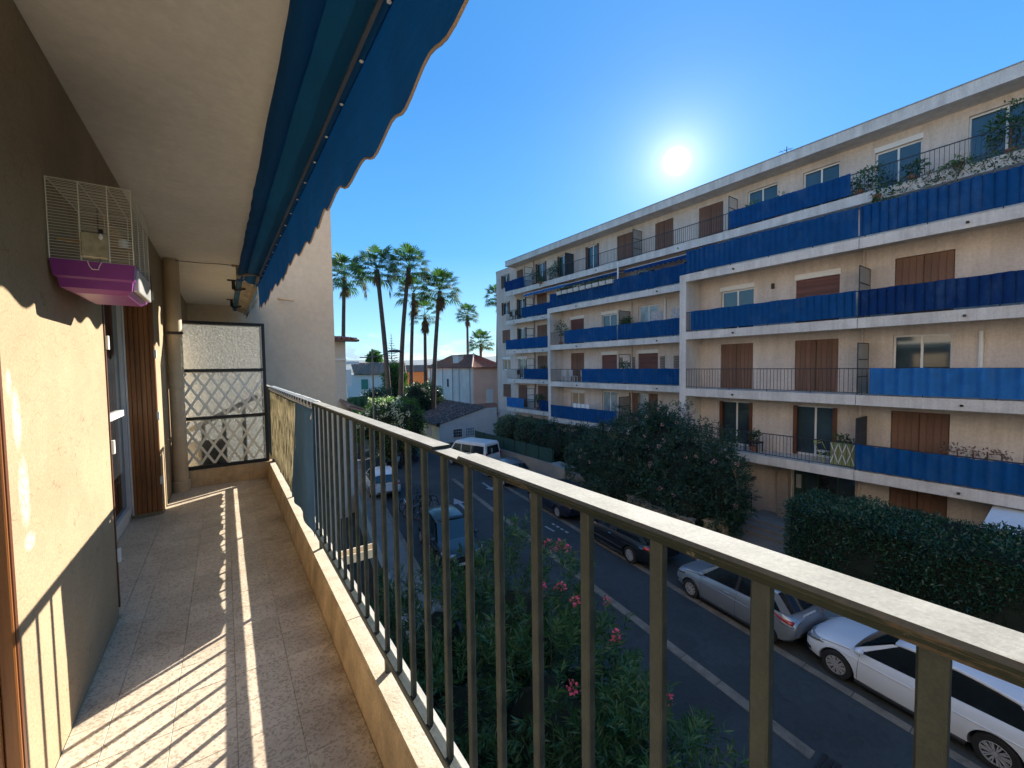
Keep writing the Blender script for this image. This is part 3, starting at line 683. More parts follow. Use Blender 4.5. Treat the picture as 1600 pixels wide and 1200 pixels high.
pv = MB(); pv.add([U(13.3, -14, 0), U(14.35, -14, 0), U(14.35, 30, 0), U(13.3, 30, 0), U(13.3, -14, .13), U(14.35, -14, .13), U(14.35, 30, .13), U(13.3, 30, .13)], [(0, 3, 2, 1), (4, 5, 6, 7), (0, 1, 5, 4), (1, 2, 6, 5), (2, 3, 7, 6), (3, 0, 4, 7)])
pvo = pv.build('pavement', M_pave, kind='structure')
pv = MB(); pv.add([U(2.1, -14, 0), U(3.3, -14, 0), U(3.3, 40, 0), U(2.1, 40, 0), U(2.1, -14, .13), U(3.3, -14, .13), U(3.3, 40, .13), U(2.1, 40, .13)], [(0, 3, 2, 1), (4, 5, 6, 7), (0, 1, 5, 4), (1, 2, 6, 5), (2, 3, 7, 6), (3, 0, 4, 7)])
pvl = pv.build('pavement', M_pave, kind='structure')
for u0, z1, ylo, yhi, par, ln in ((13.151, .14, -12, 29, pvo, 1.0), (3.301, .14, -2, 34, pvl, 1.0)):
    y_ = ylo
    while y_ < yhi:
        mb = MB(); a, b = y_+.004, y_+ln-.004; dz = rnd.uniform(-.004, .004)
        mb.add([U(u0, a, 0), U(u0+.147, a, 0), U(u0+.147, b, 0), U(u0, b, 0), U(u0+.01, a, z1+dz), U(u0+.147, a, z1+dz), U(u0+.147, b, z1+dz), U(u0+.01, b, z1+dz)], [(0, 3, 2, 1), (4, 5, 6, 7), (0, 1, 5, 4), (1, 2, 6, 5), (2, 3, 7, 6), (3, 0, 4, 7)])
        mb.build('kerb_stone', M_stone, par, normals=False); y_ += ln
for nm, u0, w, ylo, yhi in (('lane_strip', 8.32, .27, 2.9, 24.6), ('parking_strip', 10.74, .23, -6, 26)):
    base = MB(); base.add([U(u0, ylo, .003), U(u0+w, ylo, .003), U(u0+w, yhi, .003), U(u0, yhi, .003)], [(0, 1, 2, 3)]); base = base.build(nm, M_asph2, kind='structure')
    y_ = ylo
    while y_ < yhi-.1:
        b = min(yhi, y_+.995); mb = MB()
        mb.add([U(u0, y_+.006, .004), U(u0+w, y_+.006, .004), U(u0+w, b-.006, .004), U(u0, b-.006, .004), U(u0+.006, y_+.012, .014), U(u0+w-.006, y_+.012, .014), U(u0+w-.006, b-.012, .014), U(u0+.006, b-.012, .014)],
               [(4, 5, 6, 7), (0, 1, 5, 4), (1, 2, 6, 5), (2, 3, 7, 6), (3, 0, 4, 7)])
        mb.build('stone', M_stone, base, normals=False); y_ += .995
# grating at the near end of the strip
gr = thing('drain_grating', 'dark iron drain grating at the near end of the pale strip in the road', 'drain', U(8.2, 2.5, .01))
for i in range(9):
    a = 1.85+i*.11; mb = MB(); mb.add([U(8.2, a, .006), U(8.7, a, .006), U(8.7, a+.055, .006), U(8.2, a+.055, .006), U(8.2, a, .03), U(8.7, a, .03), U(8.7, a+.055, .03), U(8.2, a+.055, .03)], [(4, 5, 6, 7), (0, 1, 5, 4), (1, 2, 6, 5), (2, 3, 7, 6), (3, 0, 4, 7)])
    mb.build('bar', M_dkmet, gr, normals=False)
# painted arrows and marks
def marking(name, pts, **k): return sheet(name, pts, .006, M_paint, kind='structure', **k)
def arrow(cx, cy, s, sgn):
    d = Vector((K, 1)).normalized()*sgn; n = Vector((d.y, -d.x))
    P = lambda a, b: (cx+d.x*a*s+n.x*b*s, cy+d.y*a*s+n.y*b*s)
    marking('road_arrow', [P(-1.2, -.07), P(0, -.07), P(0, -.30), P(.9, 0), P(0, .30), P(0, .07), P(-1.2, .07)])
arrow(13.2, 21.4, 1.0, -1); arrow(10.3, 19.9, 1.1, 1)
marking('road_marking', [(11.9, 13.9), (12.0, 13.9), (12.05, 14.6), (11.95, 14.6)])
for i in range(4): marking('road_marking', [(12.32+i*.04-.05, 13.4+i*.35), (12.40+i*.04, 13.4+i*.35), (12.42+i*.04, 13.62+i*.35), (12.3+i*.04, 13.6+i*.35)])
# entrance path and steps
pth = sheet('entrance_path', [(U(14.36, 5.9)[0], 5.9), (18.3, 5.9), (18.3, 9.4), (U(14.36, 9.4)[0], 9.4)], .10, M_path, kind='structure')
st = thing('entrance_steps', 'three pale stone steps rising to the building entrance beside the hedge', 'steps', (19, 7.4, 0))
for i in range(3): MB().cbox((18.3+i*.36, 6.55, 0), (20.6, 8.9, .26+i*.16), .01).build('step', M_path, st)
MB().tube([(18.35, 6.62, .1), (18.35, 6.62, 1.1), (19.4, 6.62, 1.55), (19.4, 6.62, .6)], .02, 6).build('handrail', M_dkmet, st)
MB().tube([(18.35, 8.85, .1), (18.35, 8.85, 1.1), (19.4, 8.85, 1.55), (19.4, 8.85, .6)], .02, 6).build('handrail', M_dkmet, st)

# ---- low front walls
M_lowwall = mat('grey beige rendered wall', (.27, .24, .20), .9, var=.12, vs=1.2, fine=.2)
def ubox(name, u0, u1, y0, y1, z0, z1, m, parent=None, **k):
    mb = MB(); mb.add([U(u0, y0, z0), U(u1, y0, z0), U(u1, y1, z0), U(u0, y1, z0), U(u0, y0, z1), U(u1, y0, z1), U(u1, y1, z1), U(u0, y1, z1)], [(0, 3, 2, 1), (4, 5, 6, 7), (0, 1, 5, 4), (1, 2, 6, 5), (2, 3, 7, 6), (3, 0, 4, 7)]); return mb.build(name, m, parent, **k)
lw = thing('garden_wall', 'long low rendered wall along the pavement in front of the oleander mass', 'wall', U(14.2, 14, 0))
ubox('wall', 14.10, 14.30, 9.4, 18.4, 0, 1.0, M_lowwall, lw); ubox('coping', 14.06, 14.34, 9.38, 18.42, 1.0, 1.06, M_path, lw)
lw = thing('garden_wall', 'square rendered planter block where the low wall steps back near the van', 'wall', (17.6, 19.3, 0))
ubox('wall', 13.9, 14.8, 18.45, 20.2, 0, 1.12, M_lowwall, lw); ubox('coping', 13.87, 14.83, 18.44, 20.24, 1.12, 1.17, M_path, lw)
lw = thing('garden_wall', 'low pale rendered wall under the dark green fence behind the white van', 'wall', (17.6, 24, 0))
MB().box((17.55, 20.4, 0), (17.75, 31, .95)).build('wall', M_lowwall, lw); MB().box((17.52, 20.4, .95), (17.78, 31, 1.0)).build('coping', M_path, lw)
lw = thing('garden_wall', 'low rendered wall along the pavement in front of the clipped hedge', 'wall', U(14.2, 0, 0))
ubox('wall', 14.10, 14.30, -12, 5.9, 0, .75, M_lowwall, lw)
fn = thing('fence', 'dark green mesh fence above the low wall behind the van', 'fence', (17.65, 25, 1.0))
M_green = mat('dark green screening', (.012, .05, .04), .8, var=.25, vs=3)
MB().box((17.63, 20.5, 1.001), (17.66, 30.9, 1.95)).build('screen', M_green, fn)
for i in range(8): MB().tube([(17.62, 20.6+i*1.45, 1.0), (17.62, 20.6+i*1.45, 2.0)], .025, 6).build('post', M_dkmet, fn)
fn = thing('fence', 'dark green screening fence glimpsed under the oleander mass by the entrance', 'fence', (18.2, 10, 0))
MB().box((U(14.7, 9.6)[0], 9.5, 0), (17.9, 9.54, 2.1)).build('screen', M_green, fn)
for x_ in (16.3, 17.85): MB().tube([(x_, 9.47, 0), (x_, 9.47, 2.2)], .03, 6).build('post', M_dkmet, fn)
for i, (x_, y_) in enumerate(((16.2, 9.0), (16.7, 8.75))):
    t = thing('wooden_crate', ('pale wooden crate on the wall end, left of the pair', 'pale wooden crate on the wall end, right of the pair')[i], 'crate', (x_, y_, .1), local=True)
    for kx in range(3): MB().box((-.2, -.15+kx*.11, 0), (.2, -.07+kx*.11, .9)).build('plank', mat('pale pallet wood', (.40, .34, .24), .8, var=.15), t)
    MB().box((-.22, -.16, .9), (.22, .20, .95)).build('top_plank', MATS['pale pallet wood'], t)

# ================================================================== the apartment building across the street
M_fac = mat('pinkish beige render', (.62, .54, .475), .92, streak=.16, var=.06, vs=.7, fine=.22, bump=.25, bs=30, bd=.01)
M_fasc = mat('pale slab fascia', (.64, .60, .55), .9, streak=.20, var=.08, vs=1.5, fine=.22)
M_soff = mat('beige soffit', (.50, .45, .40), .9, var=.06, vs=1)
M_cap = mat('zinc roof edge', (.30, .31, .33), .6, .2, var=.15)
M_shut = wood('faded brown shutter wood', (.135, .068, .042), (.215, .115, .072), .7, (6, 6, .8))
M_shutr = wood('roller shutter brown', (.11, .045, .035), (.15, .06, .05), .6, (1, 1, 30))
M_wf = mat('white window frame', (.72, .72, .70), .45, var=.05)
M_glass = mat('window glass', (.035, .06, .075), .05, 0, var=.35, vs=.6, spec=1.0)
M_curtain = mat('window with blind', (.24, .33, .38), .2, 0, var=.3, vs=2.0, spec=.8)
M_beigeb = mat('beige blind', (.36, .27, .17), .6, var=.08)
M_bars = mat('dark grey railing steel', (.03, .034, .042), .5, .3, var=.2)
def bluemat(name, c): return fabric(name, c, .12, 1)
M_blue = bluemat('blue balcony canvas', (.003, .066, .21)); M_blue2 = bluemat('brighter blue canvas', (.025, .15, .40)); M_blue3 = bluemat('navy canvas', (.003, .032, .13))
op = thing('apartment_building', 'five storey pinkish beige apartment building with long blue screened balconies across the street', 'building', (20.6, 12, 0))
LV = {1: .57, 2: 3.42, 3: 6.25, 4: 9.10, 5: 12.0, 6: 14.86}
H = 2.2
def wall_run(X, y0, y1, z0, z1, ops, th=.3):
    """wall with rectangular openings (ya, yb, za, zb), built as butted blocks in one part"""
    mb = MB(); ops = sorted(ops); yy = y0
    for (a, b, za, zb) in ops:
        if a > yy: mb.box((X, yy, z0), (X+th, a, z1))
        if za > z0+.01: mb.box((X, a, z0), (X+th, b, za))
        if zb < z1-.01: mb.box((X, a, zb), (X+th, b, z1))
        yy = b
    if yy < y1: mb.box((X, yy, z0), (X+th, y1, z1))
    return mb.build('wall', M_fac, op)
plank_cache = {}
def opening(X, a, b, z0, z1, kind):
    w = b-a; zt = z1; T = op
    if kind in ('shutter', 'shutter_half'):
        fr = MB().box((X+.10, a, z0), (X+.14, b, z1)).build('shutter_back', M_wooddk, T)
        for s_ in (0, 1):
            c0 = a+.02+s_*(w/2-.01); c1 = c0+w/2-.03
            if kind == 'shutter_half' and s_ == 1:
                leaf = MB().box((X-.05, b+.01, z0+.02), (X-.015, b+w/2-.02, z1-.02)).build('shutter', M_shut, T)
                MB().box((X+.085, c0, z0+.02), (X+.099, c1, z1-.02)).build('window', M_curtain, T); continue
            leaf = MB().box((X+.055, c0, z0+.02), (X+.075, c1, z1-.03)).build('shutter', M_shut, T)
            n = 4; bw = (c1-c0)/n; key = (round(bw, 2), round(z1-z0, 2))
            for i in range(n):
                if key not in plank_cache:
                    o = MB().cbox((-.014, -bw/2+.006, 0), (0, bw/2-.006, z1-z0-.06), .004).build('plank', M_shut, None); o.parent = leaf; plank_cache[key] = o
                    ORG[o.name] = Vector((0, 0, 0))
                else: o = share(plank_cache[key], 'plank', leaf)
                o.location = Vector((X+.0548, c0+(i+.5)*bw, z0+.03)) - ORG[leaf.name]
    elif kind == 'roller':
        MB().cbox((X-.03, a-.04, z1-.24), (X+.1, b+.04, z1), .01).build('roller_box', M_wf, T)
        rl = MB().box((X+.075, a, z0), (X+.11, b, z1-.24)).build('roller_shutter', M_shutr, T)
        nsl = 14; hh = (z1-.24-z0)/nsl
        for i in range(nsl): MB().add([(X+.073, a+.01, z0+i*hh+.01), (X+.073, b-.01, z0+i*hh+.01), (X+.058, b-.01, z0+(i+.55)*hh), (X+.058, a+.01, z0+(i+.55)*hh), (X+.073, a+.01, z0+(i+.97)*hh), (X+.073, b-.01, z0+(i+.97)*hh)], [(0, 3, 2, 1), (3, 4, 5, 2)]).build('slat', M_shutr, rl, normals=False)
    else:
        top = z1
        if kind in ('glass_box', 'blind_box'):
            MB().cbox((X-.03, a-.04, z1-.22), (X+.1, b+.04, z1), .01).build('roller_box', M_wf, T); top = z1-.22
        x = X+.13
        wf = MB().box((x, a, z0), (x+.05, a+.06, top)).box((x, b-.06, z0), (x+.05, b, top)).box((x, a+.06, top-.07), (x+.05, b-.06, top)).box((x, a+.06, z0), (x+.05, b-.06, z0+.09)).box((x-.01, (a+b)/2-.035, z0+.09), (x+.04, (a+b)/2+.035, top-.07)).build('window', M_wf, T)
        g = {'curtain': M_curtain, 'blind_box': M_beigeb}.get(kind, M_glass)
        MB().box((x+.015, a+.061, z0+.091), (x+.03, (a+b)/2-.036, top-.071)).build('pane', g, wf); MB().box((x+.02, (a+b)/2+.036, z0+.091), (x+.034, b-.061, top-.071)).build('pane', M_glass if kind == 'glass' else g, wf)
        if kind == 'glass_leaf':
            for ya in (a-.01, b-.13): MB().box((X-.06, ya, z0+.02), (X+.05, ya+.14, z1-.03)).build('shutter', M_wooddk, T)
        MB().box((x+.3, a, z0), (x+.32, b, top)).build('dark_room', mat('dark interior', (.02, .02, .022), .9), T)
RO = [(-6.7, -5.2), (-3.5, -2.0), (-.3, 1.25), (2.88, 4.42), (6.09, 7.65), (9.4, 10.95)]
MO = [(12.75, 14.2), (15.9, 17.4), (19.2, 20.6), (22.38, 23.85)]
LO = [(25.7, 27.2), (28.97, 30.45), (32.1, 33.6), (34.9, 36.35)]
AT = [(-5, -3.5), (-1.6, -.1), (1.2, 3.15), (4.46, 5.97), (7.27, 8.78), (9.96, 11.48), (12.84, 14.35), (16.1, 17.5), (19.3, 20.8), (22.6, 24.0), (26.15, 27.4), (28.99, 30.5), (32.5, 33.64), (34.9, 36.35)]
kinds = {('R', 4): ['roller', 'glass', 'shutter', 'shutter', 'roller', 'glass_box'], ('R', 3): ['shutter', 'glass', 'shutter', 'glass', 'shutter', 'shutter'], ('R', 2): ['glass', 'glass', 'shutter', 'shutter', 'glass_leaf', 'glass_leaf'],
         ('M', 4): ['shutter', 'curtain', 'glass_box', 'roller'], ('M', 3): ['glass', 'roller', 'roller', 'shutter'], ('M', 2): ['glass', 'shutter_half', 'curtain', 'blind_box'],
         ('L', 5): ['shutter', 'shutter', 'glass_leaf', 'glass_leaf'], ('L', 4): ['shutter', 'shutter', 'glass_leaf', 'shutter'], ('L', 3): ['shutter', 'shutter', 'glass_box', 'blind_box'], ('L', 2): ['shutter', 'shutter', 'shutter', 'shutter']}
for sec, X, y0, y1, ol in (('R', 20.6, -8, 12.0, RO), ('M', 22.4, 12.35, 24.8, MO), ('L', 24.3, 25.1, 37.4, LO)):
    for lv in (2, 3, 4, 5):
        if (sec, lv) not in kinds: continue
        z0 = LV[lv]; z1 = LV[lv+1]
        ops = []
        for i, (a, b) in enumerate(ol):
            kd = kinds[(sec, lv)][i]; zb = z0+.02
            if sec == 'L' and i == 3: zb = z0+.85
            if sec == 'M' and lv == 4 or (sec == 'R' and lv == 4 and kd != 'shutter'): zb = z0+.02
            if sec == 'R' and lv == 3 and kd == 'glass': zb = z0+.85
            ops.append((a, b, zb, z0+H)); opening(X, a, b, zb, z0+H, kd)
        wall_run(X, y0, y1, z0, z1, ops)
# ground floor
wall_run(20.6, -8, 12.0, 0, LV[2], [(-3.5, -2.0, 1.2, 2.75), (2.88, 4.42, .6, 2.75), (5.45, 7.68, .57, 2.95)])
opening(20.6, 2.88, 4.42, .6, 2.75, 'shutter'); opening(20.6, -3.5, -2.0, 1.2, 2.75, 'glass')
ed = thing('entrance_door', 'dark green glazed entrance doors of the opposite building above the hedge', 'door', (20.9, 6.5, .57))
M_dgreen = mat('dark green joinery', (.02, .06, .05), .4, var=.2)
dfr = MB()
for ya in (5.45, 6.05, 6.75, 7.30, 7.62): dfr.box((20.82, ya, .57), (20.9, ya+.07, 2.95))
dfr.build('door_frame', M_dgreen, ed)
for ya, yb, mm in ((5.52, 6.05, M_glass), (6.12, 6.75, M_glassd), (6.82, 7.30, M_glass), (7.37, 7.62, M_dgreen)): MB().box((20.85, ya+.001, .6), (20.87, yb-.001, 2.9)).build('glass_pane', mm, ed)
MB().box((20.80, 7.40, 1.9), (20.819, 7.60, 2.5)).build('notice', mat('grey notice', (.35, .37, .38), .6), ed)
MB().cbox((20.25, 7.72, 0), (20.59, 8.15, LV[2]-.38), .01).build('entrance_pillar', mat('greyish pillar render', (.33, .27, .22), .9), op)
wall_run(22.4, 12.35, 24.8, 0, LV[2], [(15, 17, .8, 2.4), (20, 22, .8, 2.4)])
wall_run(24.3, 25.1, 37.4, 0, LV[2], [(28, 33, .05, 2.5)])
B('garage_door', (24.42, 28, .05), (24.46, 33, 2.5), M_dgreen, op)
# attic
zA = LV[6]; ops = []
ak = ['glass', 'shutter', 'glass', 'glass_box', 'glass', 'glass', 'shutter', 'shutter', 'shutter', 'glass_leaf', 'glass_leaf', 'glass_leaf', 'shutter', 'glass_leaf']
for (a, b), kd in zip(AT, ak):
    zb = zA+.02 if b < 34 else zA+.8
    ops.append((a, b, zb, zA+2.18)); opening(24.3, a, b, zb, zA+2.18, kd)
wall_run(24.3, -8, 37.4, zA, 17.38, ops)
wall_run(24.3, -8, 25.1, LV[5], zA, [(14.0, 15.5, LV[5]+.02, LV[5]+2.1), (17.5, 19, LV[5]+.02, LV[5]+2.1), (22, 23.4, LV[5]+.02, LV[5]+2.1)])
for a, b in ((14.0, 15.5), (17.5, 19), (22, 23.4)): opening(24.3, a, b, LV[5]+.02, LV[5]+2.1, 'glass')
# inner mass, end wall and roof
B('building_core', (24.6, -8, 0), (36, 37.1, 17.37), M_fac, op)
B('end_wall', (24.31, 37.102, 0), (36, 37.4, 17.37), M_fac, op)
B('roof_terrace', (20.601, -8, LV[5]-.2), (24.299, 12.0, LV[5]-.002), M_soff, op); B('roof_terrace', (22.401, 12.351, LV[5]-.2), (24.299, 24.799, LV[5]-.002), M_soff, op)
MB().box((23.2, -8, 17.38), (36, 34.05, 17.86)).build('roof_fascia', M_fasc, op); MB().box((23.17, -8, 17.861), (36, 34.08, 17.90)).build('roof_edge', M_cap, op)
MB().box((24.28, 34.051, 17.38), (36, 37.42, 17.62)).build('roof_fascia', M_fac, op); MB().box((24.25, 34.081, 17.621), (36, 37.45, 17.65)).build('roof_edge', M_cap, op)
MB().tube([(25.2, 9.9, 17.9), (25.2, 9.9, 19.1)], .02, 5).tube([(25.2, 9.6, 18.9), (25.2, 10.3, 18.95)], .012, 4).tube([(25.0, 9.75, 18.9), (25.4, 9.75, 18.9)], .01, 4).tube([(25.0, 9.95, 18.92), (25.4, 9.95, 18.92)], .01, 4).tube([(25.0, 10.15, 18.94), (25.4, 10.15, 18.94)], .01, 4).build('aerial', M_dkmet, op)
# fins between the stepped sections
B('fin_wall', (19.2, 12.001, 0), (22.7, 12.349, LV[5]-.01), M_fasc, op); B('fin_wall', (21.1, 24.801, 0), (24.6, 25.099, LV[5]-.01), M_fasc, op)
# balcony slabs
def slab(X, Xw, y0, y1, z, drop=.375, par=op):
    MB().prism([(X, z-drop), (X+.10, z-drop), (X+.10, z-.2), (Xw-.001, z-.2), (Xw-.001, z), (X, z)], y0, y1, 'y').build('balcony_slab', M_fasc, par)
for lv in (2, 3, 4, 5):
    z = LV[lv]
    slab(19.2, 20.6, -8, 5.115, z); slab(19.2, 20.6, 5.135, 11.999, z)
    slab(21.1, 22.4, 12.351, 18.0, z); slab(21.1, 22.4, 18.02, 24.799, z)
    slab(23.2, 24.3, 25.101, 34.05, z)
for a, b in ((-8, 5.1), (5.12, 12.2), (12.22, 18.6), (18.62, 25.5), (25.52, 34.05)): slab(23.2, 24.3, a, b, LV[6], .44)
# railings
def railing(X, y0, y1, z, h=.98, sp=.135):
    mb = MB()
    mb.box((X+.03, y0, z+h-.035), (X+.07, y1, z+h)).box((X+.035, y0, z+.07), (X+.06, y1, z+.095))
    n = int((y1-y0)/sp)
    for i in range(n+1):
        yy = y0+.01+(y1-y0-.03)*i/max(1, n); mb.box((X+.042, yy, z+.095), (X+.056, yy+.014, z+h-.035))
        if i % 12 == 0: mb.box((X+.036, yy-.003, z), (X+.062, yy+.022, z+.07))
    return mb.build('railing', M_bars, op, normals=False)
scr_n = {}
def screen(X, y0, y1, z, m, label, h=.93, top=None, per=.24, amp=.042, sag=0):
    h0 = z+.06; h1 = z+(top or .99); nu = max(8, int((y1-y0)/.03)); nv = 5
    V = []; 
    for i in range(nu+1):
        y_ = y0+(y1-y0)*i/nu
        for j in range(nv):
            v = j/(nv-1); ph = y_/per*2*math.pi
            w_ = abs(math.sin(ph/2))**.4 if per < .3 else .5+.5*math.sin(ph)
            V.append((X+.018-amp*2*w_*(.8+.4*v)-.012*math.sin(y_*3.7+z), y_, h0+(h1-h0)*v-(.012*math.sin(y_*5.1+z)+sag*math.sin(math.pi*(y_-y0)/(y1-y0)))*(v)))
    F = [(i*nv+j, i*nv+j+1, (i+1)*nv+j+1, (i+1)*nv+j) for i in range(nu) for j in range(nv-1)]
    mb = MB(); mb.add(V, F); o = mb.build('balcony_screen', m, smooth=True, normals=False)
    tag(o, label, 'balcony screen', 'blue canvas screens tied to the balcony railings'); return o
S_ = lambda *a, **k: screen(*a, **k)
for lv, sec in ((5, 'top'), (4, 'second'), (3, 'third'), (2, 'lowest')):
    z = LV[lv]; railing(19.2, -8, 11.99, z, 1.0 if lv < 5 else 1.1)
    railing(21.1, 12.36, 24.79, z); railing(23.2, 25.11, 34.04, z)
railing(23.2, -8, 34.04, LV[6])
S_(19.2, 5.14, 11.97, LV[5], M_blue, 'long blue terrace screen under the attic, between the fin wall and the slab joint', top=1.12)
S_(19.2, -7.9, 5.1, LV[5], M_blue, 'long blue terrace screen under the attic at the right edge of the photo', top=1.12)
S_(19.2, 5.16, 11.7, LV[4], M_blue, 'blue screen on the fourth floor balcony in front of the roller shutter and small lantern', top=1.0)
S_(19.2, -7.9, 5.1, LV[4], M_blue3, 'navy screen on the fourth floor balcony in front of the wooden shutters at right')
S_(19.2, -7.9, 4.72, LV[3], M_blue2, 'bright wavy blue screen below the white framed window at right', per=.38, amp=.06)
S_(19.2, -7.9, 5.09, LV[2], M_blue, 'deep blue screen on the lowest balcony just above the hedge', per=.34, amp=.045, sag=.03)
S_(21.1, 12.4, 24.75, LV[5], M_blue, 'longest blue screen with a row of plant boxes on top, middle of the facade', top=1.05)
S_(21.1, 12.4, 18.0, LV[4], M_blue, 'blue screen of the middle section, fourth floor, right half beside the fin wall')
S_(21.1, 18.04, 23.1, LV[4], M_blue, 'blue screen of the middle section, fourth floor, left half beside the tall potted plants')
S_(21.1, 12.4, 21.26, LV[3], M_blue, 'blue screen of the middle section beside the bare bars and white chairs')
S_(21.1, 12.4, 15.6, LV[2], M_blue3, 'dark blue screen half hidden behind the oleanders at the lowest middle balcony')
S_(21.1, 18.1, 24.75, LV[2], M_blue, 'blue screen at the lowest middle balcony under the hanging white laundry')
S_(23.2, 30.9, 34.05, LV[6], M_blue3, 'short navy screen at the far left end of the attic balcony')
S_(23.2, 6.52, 11.9, LV[6], M_blue, 'blue screen on the attic balcony in front of two windows, ending at the climbing plant')
S_(23.2, 25.15, 31.3, LV[5], M_blue, 'blue screen at the far left section under the small blue awning')
S_(23.2, 25.15, 34.03, LV[4], M_blue, 'full width blue screen of the far left section, middle storey')
S_(23.2, 25.15, 31.1, LV[3], M_blue, 'blue screen of the far left section beside the dark chair')
S_(23.2, 31.15, 34.03, LV[2], M_blue2, 'short bright blue screen at the lower left corner of the facade')
S_(23.2, 25.15, 28.8, LV[2], M_blue3, 'short dark screen beside the potted plant, far left section, lowest balcony')
# dividers between flats
def bdiv(X, Xw, y_, z, m=None, h=1.95, full=False):
    mb = MB(); x0, x1 = X+.12, Xw-.03
    mb.box((x0, y_, z), (x0+.035, y_+.03, z+h)).box((x1-.035, y_, z), (x1, y_+.03, z+h)).box((x0+.035, y_, z+h-.035), (x1-.035, y_+.03, z+h)).box((x0+.035, y_, z+.65), (x1-.035, y_+.03, z+.69)).box((x0+.035, y_, z+1.3), (x1-.035, y_+.03, z+1.34))
    d = mb.build('flat_divider', M_bars, op)
    if m: MB().box((x0+.036, y_+.012, z+.04), (x1-.036, y_+.018, z+h-.04)).build('divider_panel', m, d)
M_fr2 = mat('grey wired glass', (.30, .29, .26), .4, var=.1); M_dkpan = mat('dark screen panel', (.035, .045, .06), .7, var=.2)
for lv in (4, 3, 2):
    bdiv(19.2, 20.6, 5.11, LV[lv], {4: M_fr2, 3: M_fr2, 2: M_dkpan}[lv]); bdiv(21.1, 22.4, 18.01, LV[lv], M_fr2 if lv != 3 else None); bdiv(23.2, 24.3, 30.9, LV[lv], None)
bdiv(23.2, 24.3, 30.9, LV[5]); bdiv(23.2, 24.3, 31.0, LV[6]); bdiv(23.2, 24.3, 25.4, LV[6], M_dkpan); bdiv(23.2, 24.3, 18.55, LV[6], M_fr2); bdiv(23.2, 24.3, 12.0, LV[6], M_fac)
# rainwater pipes, vents and spouts
for lv in (1, 2, 3, 4):
    z0 = 0 if lv == 1 else LV[lv]; z1 = LV[lv+1]-.2
    MB().tube([(20.53, 5.32, z0), (20.53, 5.32, z1)], .05, 8).build('down_pipe', M_fac, op); MB().tube([(22.33, 17.9, z0), (22.33, 17.9, z1)], .05, 8).build('down_pipe', M_fac, op)
for lv in (2, 3, 4, 5, 6): MB().tube([(24.24, 30.75, LV[lv]), (24.24, 30.75, min(17.38, LV[lv]+2.62))], .045, 8).build('down_pipe', mat('brownish pipe', (.25, .17, .13), .7), op)
MB().tube([(20.55, 2.22, 7.1), (20.55, 2.22, 8.45)], .06, 8).build('air_duct', M_wf, op); MB().tube([(22.34, 15.35, 9.1), (22.34, 15.35, 11.6)], .05, 8).build('air_duct', M_wf, op)
MB().cbox((20.5, 8.5, 10.85), (20.6, 8.62, 11.1), .02).build('lantern', M_dkmet, op)
for X, yy in ((19.2, 9.6), (19.2, 2.4), (21.1, 15.0), (21.1, 21.8), (23.2, 28.2), (23.2, 32.6)):
    for lv in (2, 3, 4, 5):
        MB().cbox((X-.10, yy, LV[lv]-.24), (X-.001, yy+.07, LV[lv]-.17), .01).build('spout', M_dkmet, op)
for yy in (21.8, 15, 28.5, 32.8): MB().cbox((23.1, yy, LV[6]-.26), (23.199, yy+.06, LV[6]-.2), .01).build('spout', M_dkmet, op)
# trellis panels by the third floor windows
for a in (14.45, 15.40, 17.65, 18.70):
    mb = MB()
    for j in range(5): mb.box((22.37, a+.075*j, 7.25), (22.39, a+.075*j+.018, 8.0))
    for j in range(8): mb.box((22.366, a, 7.25+.1*j), (22.369, a+.318, 7.268+.1*j))
    mb.build('wall_trellis', M_bars, op)
# awnings of the terrace
def cawn(X, y0, y1, z, out_, drop, m, label, name='awning'):
    t = thing(name, label, 'awning', (X, (y0+y1)/2, z))
    MB().add([(X, y0, z), (X, y1, z), (X-out_, y1, z-drop), (X-out_, y0, z-drop), (X, y0, z+.03), (X, y1, z+.03), (X-out_, y1, z-drop+.03), (X-out_, y0, z-drop+.03)], [(0, 1, 2, 3), (4, 7, 6, 5), (0, 3, 7, 4), (1, 5, 6, 2), (3, 2, 6, 7)]).build('canopy', m, t)
    n = int((y1-y0)/.05); V = []
    for i in range(n+1):
        y_ = y0+(y1-y0)*i/n; V += [(X-out_-.02, y_, z-drop+.02), (X-out_-.02, y_, z-drop-.20-.03*math.sin(i*.9))]
    mb = MB(); mb.add(V, [(2*i, 2*i+1, 2*i+3, 2*i+2) for i in range(n)]); mb.build('valance', m, t, normals=False)
    MB().box((X-out_-.015, y0, z-drop-.01), (X-out_+.03, y1, z-drop+.045)).build('front_bar', M_wf, t)
    for y_ in (y0+.2, y1-.2): MB().beam((X, y_, z-.25), (X-out_+.05, y_, z-drop), .03, .03).build('arm', M_wf, t)
cawn(24.2, 25.3, 31.2, 14.38, .9, .18, M_blue2, 'small blue awning over the far left terrace under the attic balcony')
cawn(24.1, 12.9, 18.6, 14.35, 1.6, .45, M_blue3, 'half open navy awning over the middle terrace, right of the white post')
cawn(24.1, 19.2, 24.6, 14.35, 1.5, .40, M_blue3, 'navy awning with white bar over the middle terrace, left of the white post')
MB().box((22.0, 18.75, LV[5]), (22.08, 18.83, LV[6]-.44)).build('terrace_post', M_wf, op)
